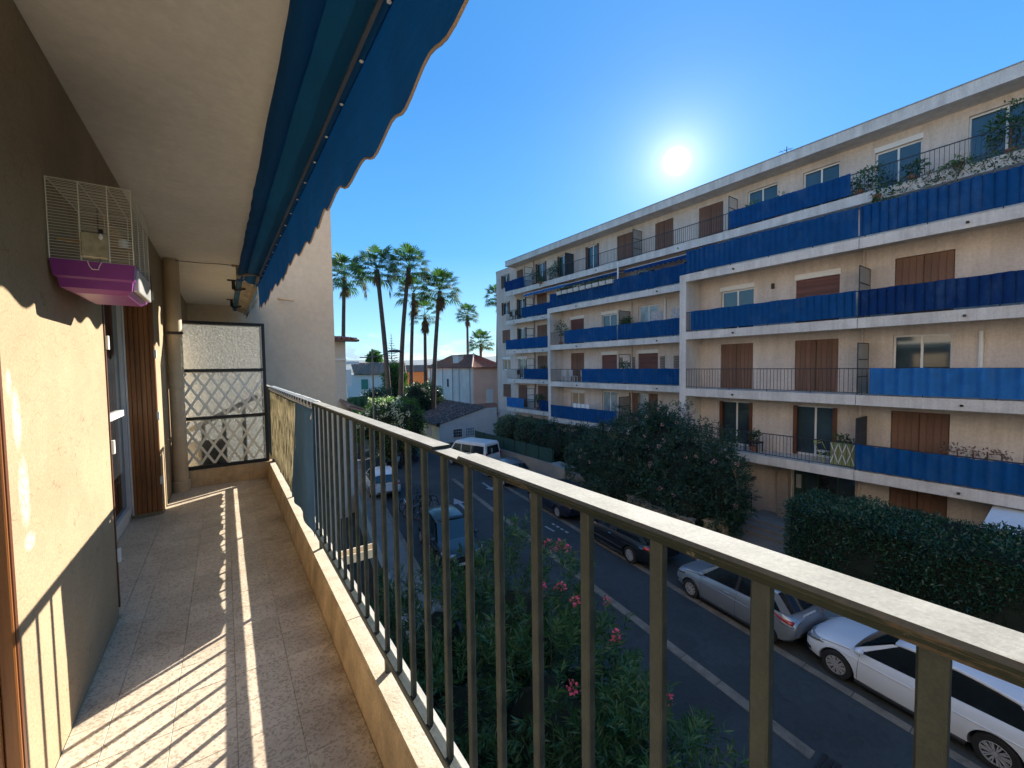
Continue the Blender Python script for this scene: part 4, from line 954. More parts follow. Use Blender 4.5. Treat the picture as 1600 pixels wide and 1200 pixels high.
# row of plant boxes on the terrace screen
M_pot = mat('pale plastic planter', (.50, .47, .42), .6, var=.08); M_terra = mat('terracotta', (.30, .13, .07), .8)
M_leaf = leafmat('balcony plant leaves', (.018, .05, .018), (.04, .10, .03))
def leafclump(c, r, n, size, m, name, parent=None, h=1.0, **k):
    P, D_ = in_blobs(n, [(c[0], c[1], c[2], r, r, r*h)], .2); D_ = unit(D_+NR.normal(size=D_.shape)*.6+np.array([0, 0, .35])); V, F = blades(P, D_, size*(.6+.8*NR.rand(len(P))), size*.38); return np_mesh(name, V, F, m, parent, **k)
for i in range(9):
    yy = 18.3+i*.62
    t = thing('planter_box', ('rightmost', 'second', 'third', 'fourth', 'fifth', 'sixth', 'seventh', 'eighth', 'leftmost')[i]+('' if i in (0, 8) else ' from the right')+' of nine pale planter boxes on the long blue terrace screen', 'planter', (20.98, yy, LV[5]+.85), group='row of planter boxes along the middle terrace rail')
    MB().prism([(20.9, LV[5]+.84), (21.09, LV[5]+.84), (21.12, LV[5]+1.10), (20.87, LV[5]+1.10)], yy, yy+.5, 'y').build('box', M_pot, t)
    leafclump((21.0, yy+.25, LV[5]+1.22), .17, 60, .12, M_leaf, 'plant', t)
M_flow = mat('pink blossom', (.55, .10, .16), .7, var=.3, rand=.1)
def potplant(x, y_, z, r, h, label, m=M_leaf, pot=.16, cat='plant', n=260, size=.16, group=None):
    t = thing('potted_plant', label, cat, (x, y_, z), group=group)
    MB().lathe([(pot*.7, z), (pot, z+pot*1.5), (pot*1.05, z+pot*1.55), (pot*.9, z+pot*1.5)], (x, y_, 0), 12).build('pot', M_terra, t)
    MB().tube([(x, y_, z+pot), (x+.03, y_+.02, z+h)], .02, 5).build('stem', M_wooddk, t)
    bl = [(x+rnd.uniform(-.3, .3)*r, y_+rnd.uniform(-.8, .8)*r, z+h+rnd.uniform(-.4, .5)*r, r*rnd.uniform(.5, .8), r*rnd.uniform(.5, .9), r*rnd.uniform(.5, .9)) for _ in range(4)]
    P, D_ = in_blobs(n, bl, .1); D_ = unit(D_+NR.normal(size=D_.shape)*.6+np.array([0, 0, .3])); V, F = blades(P, D_, size*(.5+NR.rand(len(P))), size*.4, .2); np_mesh('foliage', V, F, m, t)
M_palegreen = leafmat('pale balcony shrub', (.06, .12, .05), (.12, .20, .08))
potplant(23.6, 30.0, LV[6], .45, 1.0, 'bushy plant beside the navy screen at the left end of the attic balcony')
potplant(23.6, 27.6, LV[6], .5, .8, 'leafy shrub on the attic balcony between two windows, left of the dark divider', n=420)
potplant(23.6, 26.6, LV[6], .55, 1.0, 'tallest shrub on the attic balcony pressed against the dark divider', n=420)
potplant(23.0, 28.3, LV[6]-.15, .3, .3, 'small round plant hanging over the attic slab edge at left', n=200)
potplant(21.5, 24.0, LV[4], .5, 1.25, 'tall bushy plant at the left end of the fourth floor middle balcony', n=420)
potplant(21.5, 23.2, LV[4], .38, .75, 'lower leafy plant in front of the fourth floor blue screen', m=M_palegreen)
potplant(21.5, 17.6, LV[4], .3, 1.2, 'dark plant showing over the blue screen right of the fourth floor divider')
potplant(21.6, 17.8, LV[3], .3, 1.1, 'green plant behind the third floor divider of the middle section')
potplant(21.9, 14.1, LV[2], .4, 1.5, 'thin palm like plant above the oleanders near the fin wall', m=M_palegreen)
potplant(23.6, 29.6, LV[2], .45, 1.0, 'dense plant on the lowest balcony of the far left section', n=380)
for i, yy in enumerate((26.6, 27.5, 28.4)): potplant(23.45, yy, LV[3]+.45, .22, .55, ('nearest the fin wall', 'in the middle', 'nearest the dark chair')[i]+', low spiky plant behind the far left third floor screen', n=120, size=.2, group='low plants along the far left third floor balcony')
potplant(23.5, 6.3, LV[6], .6, .5, 'rambling plant tumbling over the attic rail where the blue screen ends', n=800)
potplant(23.1, 5.6, LV[6]-.5, .5, .1, 'dark climber hanging below the attic slab beside the slab step', n=500)
potplant(23.5, 4.6, LV[6], .3, .6, 'small shrub behind the attic bars left of the wide window', n=220)
potplant(23.6, 2.0, LV[6], .6, 1.2, 'large leafy shrub in front of the wide attic window at the right edge', n=700)
potplant(23.5, 3.3, LV[6], .35, .2, 'low trailing plant along the attic slab edge near the right edge', n=300, m=M_palegreen)
potplant(23.5, 10.8, LV[6], .35, .95, 'pale flowering plant above the attic blue screen', n=240, m=M_palegreen)
potplant(23.5, 9.6, LV[6], .3, .95, 'small green plant above the attic blue screen, between the two windows', n=200, m=M_palegreen)
potplant(19.9, 9.0, LV[2], .22, .75, 'small dark plant on a stool on the lowest balcony between two glass doors', n=160)
potplant(19.8, 5.6, LV[2], .28, .95, 'green trough plant at the rail end beside the lowest blue screen', n=200)
for i, yy in enumerate((2.9, 2.55, 2.2, 1.9, 1.6)): potplant(19.7, yy, LV[2], .16, 1.15, ('leftmost', 'second from left', 'middle', 'second from right', 'rightmost')[i]+' of five spindly pinkish plants above the lowest blue screen', n=60, size=.12, m=leafmat('dull pink succulent', (.10, .07, .06), (.20, .12, .10)) if i == 0 else MATS['dull pink succulent'], group='spindly succulents on the lowest balcony')
cl_ = thing('climbing_plant', 'bare twiggy climber trailing over the attic slab fascia at the right edge', 'plant', (23.1, 3, 14.6))
tw = MB()
for i in range(46):
    y_ = rnd.uniform(1.2, 4.6); p = [Vector((23.15, y_, 14.95+rnd.uniform(-.1, .2)))]
    for j in range(4): p.append(p[-1]+Vector((rnd.uniform(-.04, .02), rnd.uniform(-.14, .14), rnd.uniform(-.2, -.04))))
    tw.tube(p, .007, 4, cap=False)
tw.build('stems', mat('dry twig', (.09, .07, .05), .9), cl_, kind='stuff')
P = np.array([(23.12, rnd.uniform(1.2, 5), rnd.uniform(14.4, 15.1)) for _ in range(380)]); D_ = unit(NR.normal(size=P.shape)); V, F = blades(P, D_, .12, .06); np_mesh('foliage', V, F, M_leaf, cl_)
# furniture on the balconies
M_plas = mat('white plastic', (.7, .7, .7), .4, var=.03); M_yel = mat('yellow green slat', (.45, .48, .15), .5, var=.05)
def chair(x, y_, z, rz, m, label, cat='chair', group=None):
    t = thing('garden_chair', label, cat, (x, y_, z), rz, local=True, group=group)
    MB().cbox((-.22, -.22, .42), (.22, .22, .45), .008).build('seat', m, t)
    b = MB(); 
    for i in range(5): b.box((-.20+i*.09, .20, .46), (-.15+i*.09, .23, .85))
    b.box((-.22, .195, .85), (.22, .235, .90)).build('backrest', m, t)
    for sx in (-1, 1):
        for sy in (-1, 1): MB().beam((sx*.20, sy*.20, 0), (sx*.19, sy*.19, .42), .03, .03).build('leg', m, t)
chair(21.6, 23.6, LV[3], R(100), M_plas, 'white plastic chair behind the third floor bars, left one'); chair(21.6, 22.7, LV[3], R(80), M_plas, 'white plastic chair behind the third floor bars, right one')
chair(21.6, 21.5, LV[3], R(80), M_plas, 'white plastic chair half hidden by the end of the third floor blue screen')
chair(23.6, 32.3, LV[3], R(95), M_dkmet, 'dark chair behind the bars of the far left third floor balcony'); chair(23.6, 33.4, LV[5], R(95), M_dkmet, 'dark chair on the far left terrace behind bare bars, left one'); chair(23.6, 32.5, LV[5], R(95), M_dkmet, 'dark chair on the far left terrace behind bare bars, right one')
fc = thing('folding_chair', 'yellow slatted folding chair on the lowest balcony before the glass door', 'chair', (19.9, 6.35, LV[2]), R(-20), local=True)
for i in range(2): MB().box((-.2, .2, .72+i*.10), (.2, .22, .77+i*.10)).build('back_slat', M_yel, fc)
for i in range(4): MB().box((-.2, -.2+i*.1, .43), (.2, -.12+i*.1, .45)).build('seat_slat', M_plas, fc)
for sx in (-.2, .2): MB().beam((sx, -.25, 0), (sx, .22, .86), .02, .02).beam((sx, .25, 0), (sx, -.2, .44), .02, .02).build('leg', M_yel, fc)
tb = thing('stool', 'small dark plant stool on the lowest balcony between two glass doors', 'stool', (19.9, 9.0, LV[2]), local=True)
MB().cbox((-.3, -.3, .4), (.3, .3, .45), .01).build('top', M_dkmet, tb)
for sx in (-1, 1):
    for sy in (-1, 1): MB().box((sx*.26-.02, sy*.26-.02, 0), (sx*.26+.02, sy*.26+.02, .4)).build('leg', M_dkmet, tb)
lz = thing('lattice_panel', 'green and white lattice panel behind the bars at the end of the lowest blue screen', 'panel', (19.5, 5.55, LV[2]))
MB().box((19.5, 5.2, LV[2]+.05), (19.52, 5.95, LV[2]+.95)).build('panel', mat('olive reed panel', (.22, .25, .10), .8), lz)
for i in range(3): MB().beam((19.49, 5.2+i*.25, LV[2]+.1), (19.49, 5.45+i*.25, LV[2]+.9), .03, .01, up=(1, 0, 0)).beam((19.48, 5.45+i*.25, LV[2]+.1), (19.48, 5.2+i*.25, LV[2]+.9), .03, .01, up=(1, 0, 0)).build('slat', M_wf, lz)
la = thing('laundry', 'white laundry hanging over the lowest middle balcony rail', 'laundry', (21.05, 21.5, LV[2]+.9))
for i in range(4): MB().box((21.08-.01*i, 20.6+i*.42, LV[2]+.95), (21.10, 20.95+i*.42, LV[2]+1.28)).build('cloth', M_plas, la)
for i, (a, c) in enumerate(((14.2, (.3, .35, .5)), (15.6, (.3, .35, .5)))):
    MB().box((22.36, a-.05, 10.1), (22.38, a+.75, 10.85)).build('wall_panel', mat('pale patterned panel', (.42, .42, .45), .7, var=.4, vs=9), op)
cn = thing('canopy', 'white canvas garden canopy behind the hedge at the right edge', 'canopy', (18.6, .9, 0))
MB().add([(18.1, -1.2, 2.62), (18.1, 1.85, 2.50), (19.9, 1.7, 3.10), (19.9, -1.2, 3.2), (18.1, -1.2, 2.59), (18.1, 1.85, 2.47), (19.9, 1.7, 3.07), (19.9, -1.2, 3.17)], [(0, 1, 2, 3), (7, 6, 5, 4), (0, 4, 5, 1), (1, 5, 6, 2), (2, 6, 7, 3), (3, 7, 4, 0)]).build('cover', mat('white canvas', (.62, .68, .74), .6, var=.08), cn)
for x_, y_, z_ in ((18.15, 1.75, 2.47), (19.85, 1.65, 3.07), (18.15, -1.1, 2.6), (19.85, -1.1, 3.1)): MB().tube([(x_, y_, 0), (x_, y_, z_)], .025, 6).build('pole', M_dkmet, cn)
# ================================================================== planting
M_ole = leafmat('oleander leaf', (.017, .055, .023), (.042, .112, .042), .45, .22, 1.5)
M_ole2 = leafmat('far oleander leaf', (.011, .034, .022), (.024, .064, .036), .45, .15, .8)
M_hedge = leafmat('hedge leaf', (.009, .036, .022), (.019, .066, .036), .4, .12, 1.2)
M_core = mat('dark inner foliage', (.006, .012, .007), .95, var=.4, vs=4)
M_bark = mat('grey bark', (.09, .07, .05), .9, var=.3, vs=8)
M_pink = leafmat('pink oleander petals', (.55, .045, .13), (.75, .13, .25), .6, .3, 9)
M_pinkp = leafmat('pale pink petals', (.50, .22, .26), (.65, .35, .38), .6, .3, 9)
M_whitef = leafmat('white oleander petals', (.60, .52, .42), (.80, .74, .64), .6, .3, 9)
def shoots(blobs, n, leaves, ln, w, spread=.9, stem=.35, upb=.55):
    """oleander: shoots that fan narrow leaves round the last part of every stem"""
    P, D = in_blobs(n, blobs, .72); D = unit(D*.8+np.array([0, 0, upb])+NR.normal(size=D.shape)*.28)
    k = len(P); t = NR.rand(k, leaves)*stem
    base = (P[:, None, :] + D[:, None, :]*t[:, :, None]).reshape(-1, 3)
    rad = unit(np.cross(np.repeat(D, leaves, 0), NR.normal(size=(k*leaves, 3))))
    dd = unit(np.repeat(D, leaves, 0)*(.55+.5*(t.reshape(-1, 1)/stem)) + rad*spread*(.75+.5*NR.rand(k*leaves, 1)))
    V, F = blades(base, dd, ln*(.6+.6*NR.rand(k*leaves)), w, .10)
    return V, F, P, D, stem
def flowers(P, D, pick, parent, m, r=.09, n=34, name='flower_head', stem=.4):
    for i in pick:
        c = P[i]+D[i]*(stem+.05); q = unit(NR.normal(size=(n, 3))); pts = c+q*r*(.5+.5*NR.rand(n, 1)); V, F = blades(pts, unit(q+NR.normal(size=q.shape)*.5), r*.62, r*.52); np_mesh(name, V, F, m, parent, kind='stuff')
# near oleander under the balcony
nb = thing('oleander_bush', 'large pink flowering oleander seen through the balcony bars beside the street', 'bush', (3.9, 4.5, 0))
NBL = [(4.75, 6.5, 2.0, 1.25, 1.4, 1.95), (3.9, 4.7, 1.7, 1.25, 1.4, 1.85), (4.1, 3.0, 1.5, 1.05, 1.2, 1.6), (3.2, 7.2, 1.7, 1.2, 1.2, 1.95), (3.0, 5.7, 1.4, 1.3, 1.5, 1.7), (3.3, 1.6, 1.0, 1.1, 1.3, 1.5), (2.7, 3.4, 1.1, 1.2, 1.7, 1.4), (5.4, 5.4, 1.0, .9, 1.3, 1.5), (4.9, 3.6, .8, .8, 1.3, 1.25)]
V, F, P, D, stm = shoots(NBL, 3000, 30, .18, .023, stem=.40)
np_mesh('foliage', V, F, M_ole, nb, kind='stuff')
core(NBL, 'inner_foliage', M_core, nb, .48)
smb = MB()
for i in NR.choice(len(P), 320, replace=False): smb.tube([P[i]-D[i]*.5, P[i]+D[i]*.38], [.009, .004], 4, cap=False)
smb.build('stems', mat('green stem', (.05, .07, .025), .8), nb, kind='stuff', normals=False)
for x_, y_ in ((4.6, 6.2), (3.8, 4.6), (3.1, 6.9), (3.0, 2.4)): MB().tube([(x_, y_, 0), (x_+.05, y_+.05, .8), (x_-.03, y_+.1, 1.7)], [.07, .05, .035], 7).build('trunk', M_bark, nb)
# flower heads near the observed places
tg = [(5.45, 6.75, 3.75), (5.35, 6.55, 3.35), (6.0, 6.55, 3.15), (5.75, 6.35, 3.45), (4.15, 5.15, 3.55), (4.25, 4.7, 3.35), (3.6, 3.9, 3.1), (6.1, 5.4, 2.5), (4.9, 4.4, 3.0), (5.0, 3.3, 2.5), (4.6, 5.6, 3.5), (3.3, 7.9, 3.3), (6.2, 6.9, 2.9)]
for t in tg:
    d = np.linalg.norm(P-np.array(t), axis=1); i = int(np.argmin(d))
    flowers(P, D, [i], nb, M_pink, .075, 34, stem=.36)
    flowers(P+NR.normal(size=P.shape)*.09, D, [i], nb, M_pink, .045, 16, stem=.22)

# oleander mass in front of the middle section
ob = thing('oleander_bush', 'wide dark oleander mass with a few pale pink flowers in front of the opposite building', 'bush', (16.6, 12.5, 0))
OBL = [(17.3, 16.6, 1.6, 1.3, 1.5, 1.9), (17.3, 15.0, 2.1, 1.5, 1.5, 2.5), (17.4, 13.4, 2.6, 1.6, 1.4, 2.75), (17.4, 12.0, 2.6, 1.6, 1.4, 2.85), (17.2, 10.6, 2.4, 1.6, 1.4, 2.5), (17.2, 9.3, 2.1, 1.4, 1.2, 2.35),
       (17.0, 8.9, 2.2, 1.1, .75, 2.0), (16.6, 11.2, 1.2, 1.3, 1.8, 1.7), (16.7, 13.8, 1.2, 1.2, 1.8, 1.7), (16.3, 10.0, 1.3, 1.1, 1.0, 1.5), (18.0, 12.9, 3.9, 1.0, 1.1, 1.5)]
V, F, P, D, stm = shoots(OBL, 2300, 18, .19, .034, stem=.42, upb=.35)
np_mesh('foliage', V, F, M_ole2, ob, kind='stuff')
P2, D2 = in_blobs(42000, OBL, .68); V, F = blades(P2, unit(D2+NR.normal(size=D2.shape)*.8), .14, .05, .1); np_mesh('fine_foliage', V, F, M_ole2, ob, kind='stuff')
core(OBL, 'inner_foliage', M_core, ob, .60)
MB().tube([(16.4, 11, 0), (16.5, 11.1, 1.2), (16.7, 11.3, 2.2)], [.09, .07, .05], 7).build('trunk', M_bark, ob); MB().tube([(16.6, 14, 0), (16.7, 13.9, 1.4)], [.08, .06], 7).build('trunk', M_bark, ob)
vis = [i for i in range(len(P)) if P[i][0] < 17.0 and P[i][2] > 1.6]
flowers(P, D, list(NR.choice(vis, 34, replace=False)), ob, M_pinkp, .075, 20, stem=.38)
# small tree and shrubs at the left end
def bush(name, label, blobs, n, size, wd, m, corek=.84, cat='bush', up=.25, group=None, trunk=True, disorder=.6, shell=.8):
    c = np.mean(np.array(blobs)[:, :3], 0); t = thing(name, label, cat, (c[0], c[1], 0), group=group)
    P, D = in_blobs(n, blobs, shell); V, F = blades(P, unit(D+NR.normal(size=D.shape)*disorder+np.array([0, 0, up])), size*(.6+.8*NR.rand(len(P))), wd, .1)
    np_mesh('crown', V, F, m, t, kind='stuff'); core(blobs, 'inner_foliage', M_core, t, corek)
    if trunk: MB().tube([(c[0], c[1], 0), (c[0], c[1], max(.5, c[2]))], [.10, .06], 7).build('trunk', M_bark, t)
    return t, P, D
M_grey = leafmat('grey green leaf', (.03, .06, .035), (.06, .11, .06), .5, .15, 1.0)
bush('garden_tree', 'grey green leafy tree leaning over the wall at the left end of the opposite building', [(19.0, 27.0, 2.4, 1.1, 1.3, 1.1), (19.2, 25.2, 2.2, 1.1, 1.3, 1.2), (19.3, 28.5, 2.2, .9, 1.0, 1.0)], 9000, .17, .06, M_grey, cat='tree')
bush('garden_shrub', 'dark green shrub between the grey green tree and the oleander mass', [(19.4, 23.2, 2.0, 1.1, 1.2, 1.5), (19.2, 21.6, 1.8, 1.1, 1.2, 1.4), (19.4, 19.6, 1.9, 1.2, 1.4, 1.7), (18.9, 18.0, 1.7, 1.2, 1.2, 1.6)], 12000, .17, .055, M_ole2)
# clipped hedge
hg = thing('hedge', 'long clipped dark green hedge beside the entrance of the opposite building', 'hedge', (16.6, 0, 0))
hb = MB(); 
def htop(y): return 2.72+.05*max(0, 5-y)*.8
pts = []
for y_ in np.arange(-12, 6.21, .5):
    zt = htop(y_)-.12; x0 = U(14.75, y_)[0]; e = .0 if y_ < 5.7 else .25
    pts.append([(x0+.15, y_, 0), (x0+.02+e, y_, 1.2), (x0+.14+e, y_, zt-.16), (x0+.4+e, y_, zt), (x0+2.2, y_, zt+.06), (x0+2.45, y_, zt-.2), (x0+2.45, y_, 0)])
V = [v for p in pts for v in p]; n7 = 7
hb.add(V, [(i*n7+j, i*n7+j+1, (i+1)*n7+j+1, (i+1)*n7+j) for i in range(len(pts)-1) for j in range(n7-1)]+[tuple(range(n7)), tuple((len(pts)-1)*n7+j for j in range(n7))])
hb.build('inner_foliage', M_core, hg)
nl = 44000; y_ = -9+15.0*NR.rand(nl)**.75; side = NR.rand(nl); y_ = np.where(side > .95, 6.03+NR.normal(0, .05, nl), y_); x0 = 14.75+K*y_; zt = 2.72+.04*np.maximum(0, 5-y_)
px = np.where(side < .55, x0+NR.normal(0, .06, nl)+.02, x0+.05+2.35*NR.rand(nl)); pz = np.where(side < .55, zt*NR.rand(nl)**.8, zt+NR.normal(0, .05, nl)-.03)
end = side > .95; px = np.where(end, x0+2.3*NR.rand(nl), px); y_ = np.where(end, 6.03+NR.normal(0, .05, nl), y_); pz = np.where(end, zt*NR.rand(nl), pz)
wob = .09*np.sin(y_*1.9)+.07*np.sin(y_*4.3+pz*3); px = px+np.where(side < .55, wob, 0); pz = pz+np.where(side >= .55, wob*.7, 0)
nrm = np.where((side < .55)[:, None], np.array([-1., 0, .3]), np.array([0., 0, 1.])); nrm = np.where(end[:, None], np.array([0., 1, .3]), nrm)
V, F = blades(np.stack([px, y_, pz], 1), unit(nrm*.75+NR.normal(size=(nl, 3))*.6), .10*(.6+.8*NR.rand(nl)), .042, .1); np_mesh('foliage', V, F, M_hedge, hg, kind='stuff')
# planting below our own balcony (dark)
bush('garden_shrub', 'dark shrub low in the shade directly beneath the balcony edge', [(2.0, 8.6, .6, .9, 1.5, 1.1), (1.8, 11.2, .7, .9, 1.6, 1.2), (2.2, 13.6, .7, .8, 1.3, 1.1)], 7000, .15, .04, M_ole2)
ubox('garden_fence_wall', 1.9, 2.08, 8, 24, 0, 1.0, M_lowwall, None, label='low dark rendered wall bounding the pavement below the balcony', cat='wall')
# white oleander and greenery at the street end
t, P, D = bush('oleander_bush', 'round oleander covered with creamy white flowers at the street end', [(10.3, 32.3, 3.6, 1.5, 1.4, 1.6), (12.0, 31.9, 3.0, 1.4, 1.3, 1.9), (9.0, 32.8, 3.0, 1.1, 1.1, 1.3), (11.0, 31.9, 1.8, 1.9, 1.4, 1.8)], 14000, .2, .05, leafmat('oleander leaf with sun in colour', (.03, .08, .015), (.08, .16, .03), .5, .35, .6))  # yellower, brighter green puts sunlight into the leaf colour
vis = [i for i in range(len(P)) if P[i][1] < 32.6 and P[i][2] > 2.9 and P[i][0] < 11.6] ; flowers(P, D, list(NR.choice(vis, 130)), t, M_whitef, .15, 14, 'flower_head', .1)
vis = [i for i in range(len(P)) if P[i][1] < 32.6 and P[i][0] >= 11.6]; flowers(P, D, list(NR.choice(vis, 16)), t, M_whitef, .12, 12, 'flower_head', .1)
bush('garden_tree', 'dark round evergreen behind the street lamp', [(11.6, 38.5, 3.4, 1.7, 1.6, 2.2), (13.0, 38.6, 2.8, 1.2, 1.2, 1.8)], 9000, .22, .08, M_ole2, cat='tree')
bush('garden_tree', 'dark evergreen in front of the orange house', [(18.3, 45.0, 3.6, 1.7, 1.5, 2.2), (20.3, 46.6, 3.4, 1.7, 1.5, 2.2)], 9000, .25, .09, M_ole2, cat='tree')
bush('garden_shrub', 'yellow green shrub by the foot of the beige villa', [(8.7, 35.5, 2.6, .9, .9, 1.3)], 3500, .16, .05, leafmat('yellow green leaf', (.05, .11, .02), (.12, .20, .04), .5, .3))
bush('garden_tree', 'leafy green tree between the palm trunks and the orange house', [(19.4, 56, 5.2, 1.6, 1.6, 3.0)], 5000, .3, .1, leafmat('mid green leaf', (.03, .09, .02), (.07, .15, .03), .5, .3), cat='tree')
bush('garden_tree', 'small distant tree with bright green crown above the white house roof', [(28.5, 96, 9.3, 1.6, 1.6, 2.0)], 2500, .5, .2, MATS['mid green leaf'], cat='tree')

# ================================================================== palms
M_frond = leafmat('fan palm frond', (.030, .070, .022), (.075, .130, .038), .75, .28, .6)
M_dead = leafmat('dead palm frond', (.10, .062, .035), (.20, .13, .07), .9, .2, .8)
def trunk_mat():
    s = NT('palm trunk'); w = s.n('ShaderNodeTexWave', bands_direction='Z'); w.inputs['Scale'].default_value = 2.6; w.inputs['Distortion'].default_value = 3; s.l(s.tc.outputs['Object'], w.inputs[0])
    c = s.mix(s.ramp(s.noise(2.5, 6, .65), .3, .7), (.085, .058, .042), (.17, .12, .085)); c = s.mix(s.math('MULTIPLY', w.outputs[1], .4), c, (.035, .025, .02))
    s.val(s.p.inputs['Base Color'], c); s.p.inputs['Roughness'].default_value = .95; s.bump(w.outputs[1], .6, .05); return s.m
M_trunk = trunk_mat()
def fan(o, az, el, pet, r, droop, V, n=15, arc=2.3):
    d = np.array([math.cos(az)*math.cos(el), math.sin(az)*math.cos(el), math.sin(el)]); side = np.cross(d, [0, 0, 1.]); side /= np.linalg.norm(side); up = np.cross(side, d)
    e = o+d*pet+np.array([0, 0, -droop*pet*.25])
    V.append([o-side*.04, e-side*.03, e+side*.03, o+side*.04])
    for i in range(n):
        a = -arc/2+arc*i/(n-1); ld = d*math.cos(a)+side*math.sin(a); ln = r*(1-.25*abs(a)/1.3)*rnd.uniform(.9, 1.08)
        ps = np.cross(ld, up); w = ln*.046; mid = e+ld*ln*.5+up*.06*ln*(1 if i % 2 else -.4); tip = e+ld*ln*.82+np.array([0, 0, -1.])*ln*(.10+droop*.30)
        V.append([e, mid+ps*w, tip, mid-ps*w])
def palm(label, base, mid, top, r=2.5, tr=.28, n=46, skirt=0, skirt_len=2.6, hang=0, seed=0):
    rs = random.Random(seed); t = thing('palm_tree', label, 'palm tree', base, group='tall fan palms behind the street')
    b, m_, tp = Vector(base), Vector(mid), Vector(top); pts = []; rad = []
    for i in range(13):
        s_ = i/12; p = b*(1-s_)**2+m_*2*s_*(1-s_)+tp*s_**2; pts.append(p); rad.append(tr*.74*(1.25-.35*s_+(.35*(1-s_)**6)+ (.25 if s_ > .96 else 0)))
    MB().tube(pts, rad, 12).build('trunk', M_trunk, t, smooth=True)
    o = np.array(tp[:]); V = []; Dd = []
    for i in range(n):
        el = math.asin(max(-1, min(1, -.38+1.36*((i+.5)/n)))) if True else 0
        az = i*2.399963+rs.uniform(-.2, .2); sc = r/2.5
        fan(o+np.array([0, 0, .25*math.sin(el)]), az, el*.92+rs.uniform(-.1, .1), rs.uniform(1.15, 1.5)*sc, rs.uniform(1.25, 1.85)*sc, .15 if el > .4 else .6, V)
    for i in range(skirt):
        az = i*2.4+rs.uniform(-.3, .3); el = -1.05-.4*rs.random(); oo = o+np.array([0, 0, -rs.random()*skirt_len*.55])
        fan(oo, az, el, .35, rs.uniform(.8, 1.25), .4, Dd, 7, 1.5)
    for i in range(hang):
        az = rs.uniform(0, 6.3) if i > 1 else (2.4, -.6)[i]; oo = o+np.array([math.cos(az)*1.2, math.sin(az)*1.2, -.7]); fan(oo, az, -1.4, .5, 1.3, .3, Dd, 8, .9); fan(oo+np.array([0, 0, -.9]), az, -1.5, .3, 1.2, .2, Dd, 8, .8)
    V = np.array(V).reshape(-1, 3); np_mesh('crown', V, np.arange(len(V)).reshape(-1, 4), M_frond, t, kind='stuff')
    if Dd: Dd = np.array(Dd).reshape(-1, 3); np_mesh('dead_fronds', Dd, np.arange(len(Dd)).reshape(-1, 4), M_dead, t, kind='stuff')
    return t
palm('fan palm half hidden behind the beige gable, leftmost of the palms', (10.4, 46.8, 0), (10.5, 46.8, 10), (10.92, 46.74, 17.3), 2.8, .27, 44, 14, 2.2, seed=1)
palm('tall fan palm with a bowed trunk and two hanging dead fronds, second from left', (13.95, 41.7, 0), (13.6, 41.8, 10), (12.95, 42.0, 17.4), 2.6, .30, 44, 8, 1.0, hang=2, seed=2)
palm('tall fan palm with thick leaning trunk in the centre of the cluster, highest crown', (15.5, 43.3, 0), (15.5, 43.3, 10), (16.69, 42.87, 18.3), 2.6, .30, 46, 14, 2.0, seed=3)
palm('fan palm partly behind the leaning one with browning crown', (18.7, 48.5, 0), (18.75, 48.5, 9), (19.31, 48.3, 16.6), 2.5, .27, 34, 30, 3.4, seed=4)
palm('fan palm with a thick brown skirt of dead fronds beside the pink house roof', (19.5, 43.8, 0), (19.6, 43.8, 8), (20.49, 43.4, 16.2), 2.7, .30, 46, 50, 2.6, seed=5)
palm('shorter shaggy fan palm in the cluster whose crown is mostly dead fronds', (21.95, 51.5, 0), (21.95, 51.5, 8), (22.08, 51.5, 14.3), 2.3, .28, 22, 60, 2.4, seed=6)
palm('distant fan palm standing alone left of the opposite building', (37.7, 68.3, 0), (37.7, 68.3, 8), (37.75, 68.26, 17.2), 2.5, .30, 46, 16, 2.0, seed=7)
palm('short fan palm whose crown rises just behind the pink house roof', (35.7, 60.2, 0), (35.7, 60.2, 6), (35.8, 60.2, 11.4), 2.6, .3, 46, 4, 1.0, seed=8)
palm('fan palm whose crown peeps out beside the corner of the opposite building', (33.9, 52.3, 0), (33.9, 52.3, 8), (34.1, 52.0, 17.8), 2.4, .28, 46, 10, 2.0, seed=9)
# feather palm beside the beige villa
fp = thing('palm_tree', 'low feather palm with arching fronds beside the beige villa', 'palm tree', (9.6, 37.0, 0))
MB().tube([(9.6, 37, 0), (9.6, 37, 4.6)], [.3, .22], 9).build('trunk', M_trunk, fp); V = []
for i in range(30):
    az = i*2.4; el = rnd.uniform(.1, 1.2); o = np.array([9.6, 37, 4.6]); d = np.array([math.cos(az), math.sin(az), 0]); sd = np.array([-math.sin(az), math.cos(az), 0])
    for j in range(16):
        s_ = (j+1)/16; c = o+d*2.3*s_*math.cos(el*.8)+np.array([0, 0, 1])*(2.2*math.sin(el)*s_-2.3*s_*s_)
        for sg in (-1, 1): V.append([c, c+sd*sg*.28+d*.1+np.array([0, 0, -.05]), c+sd*sg*.5+d*.3+np.array([0, 0, -.22]), c+d*.06])
V = np.array(V).reshape(-1, 3); np_mesh('crown', V, np.arange(len(V)).reshape(-1, 4), M_frond, fp, kind='stuff')
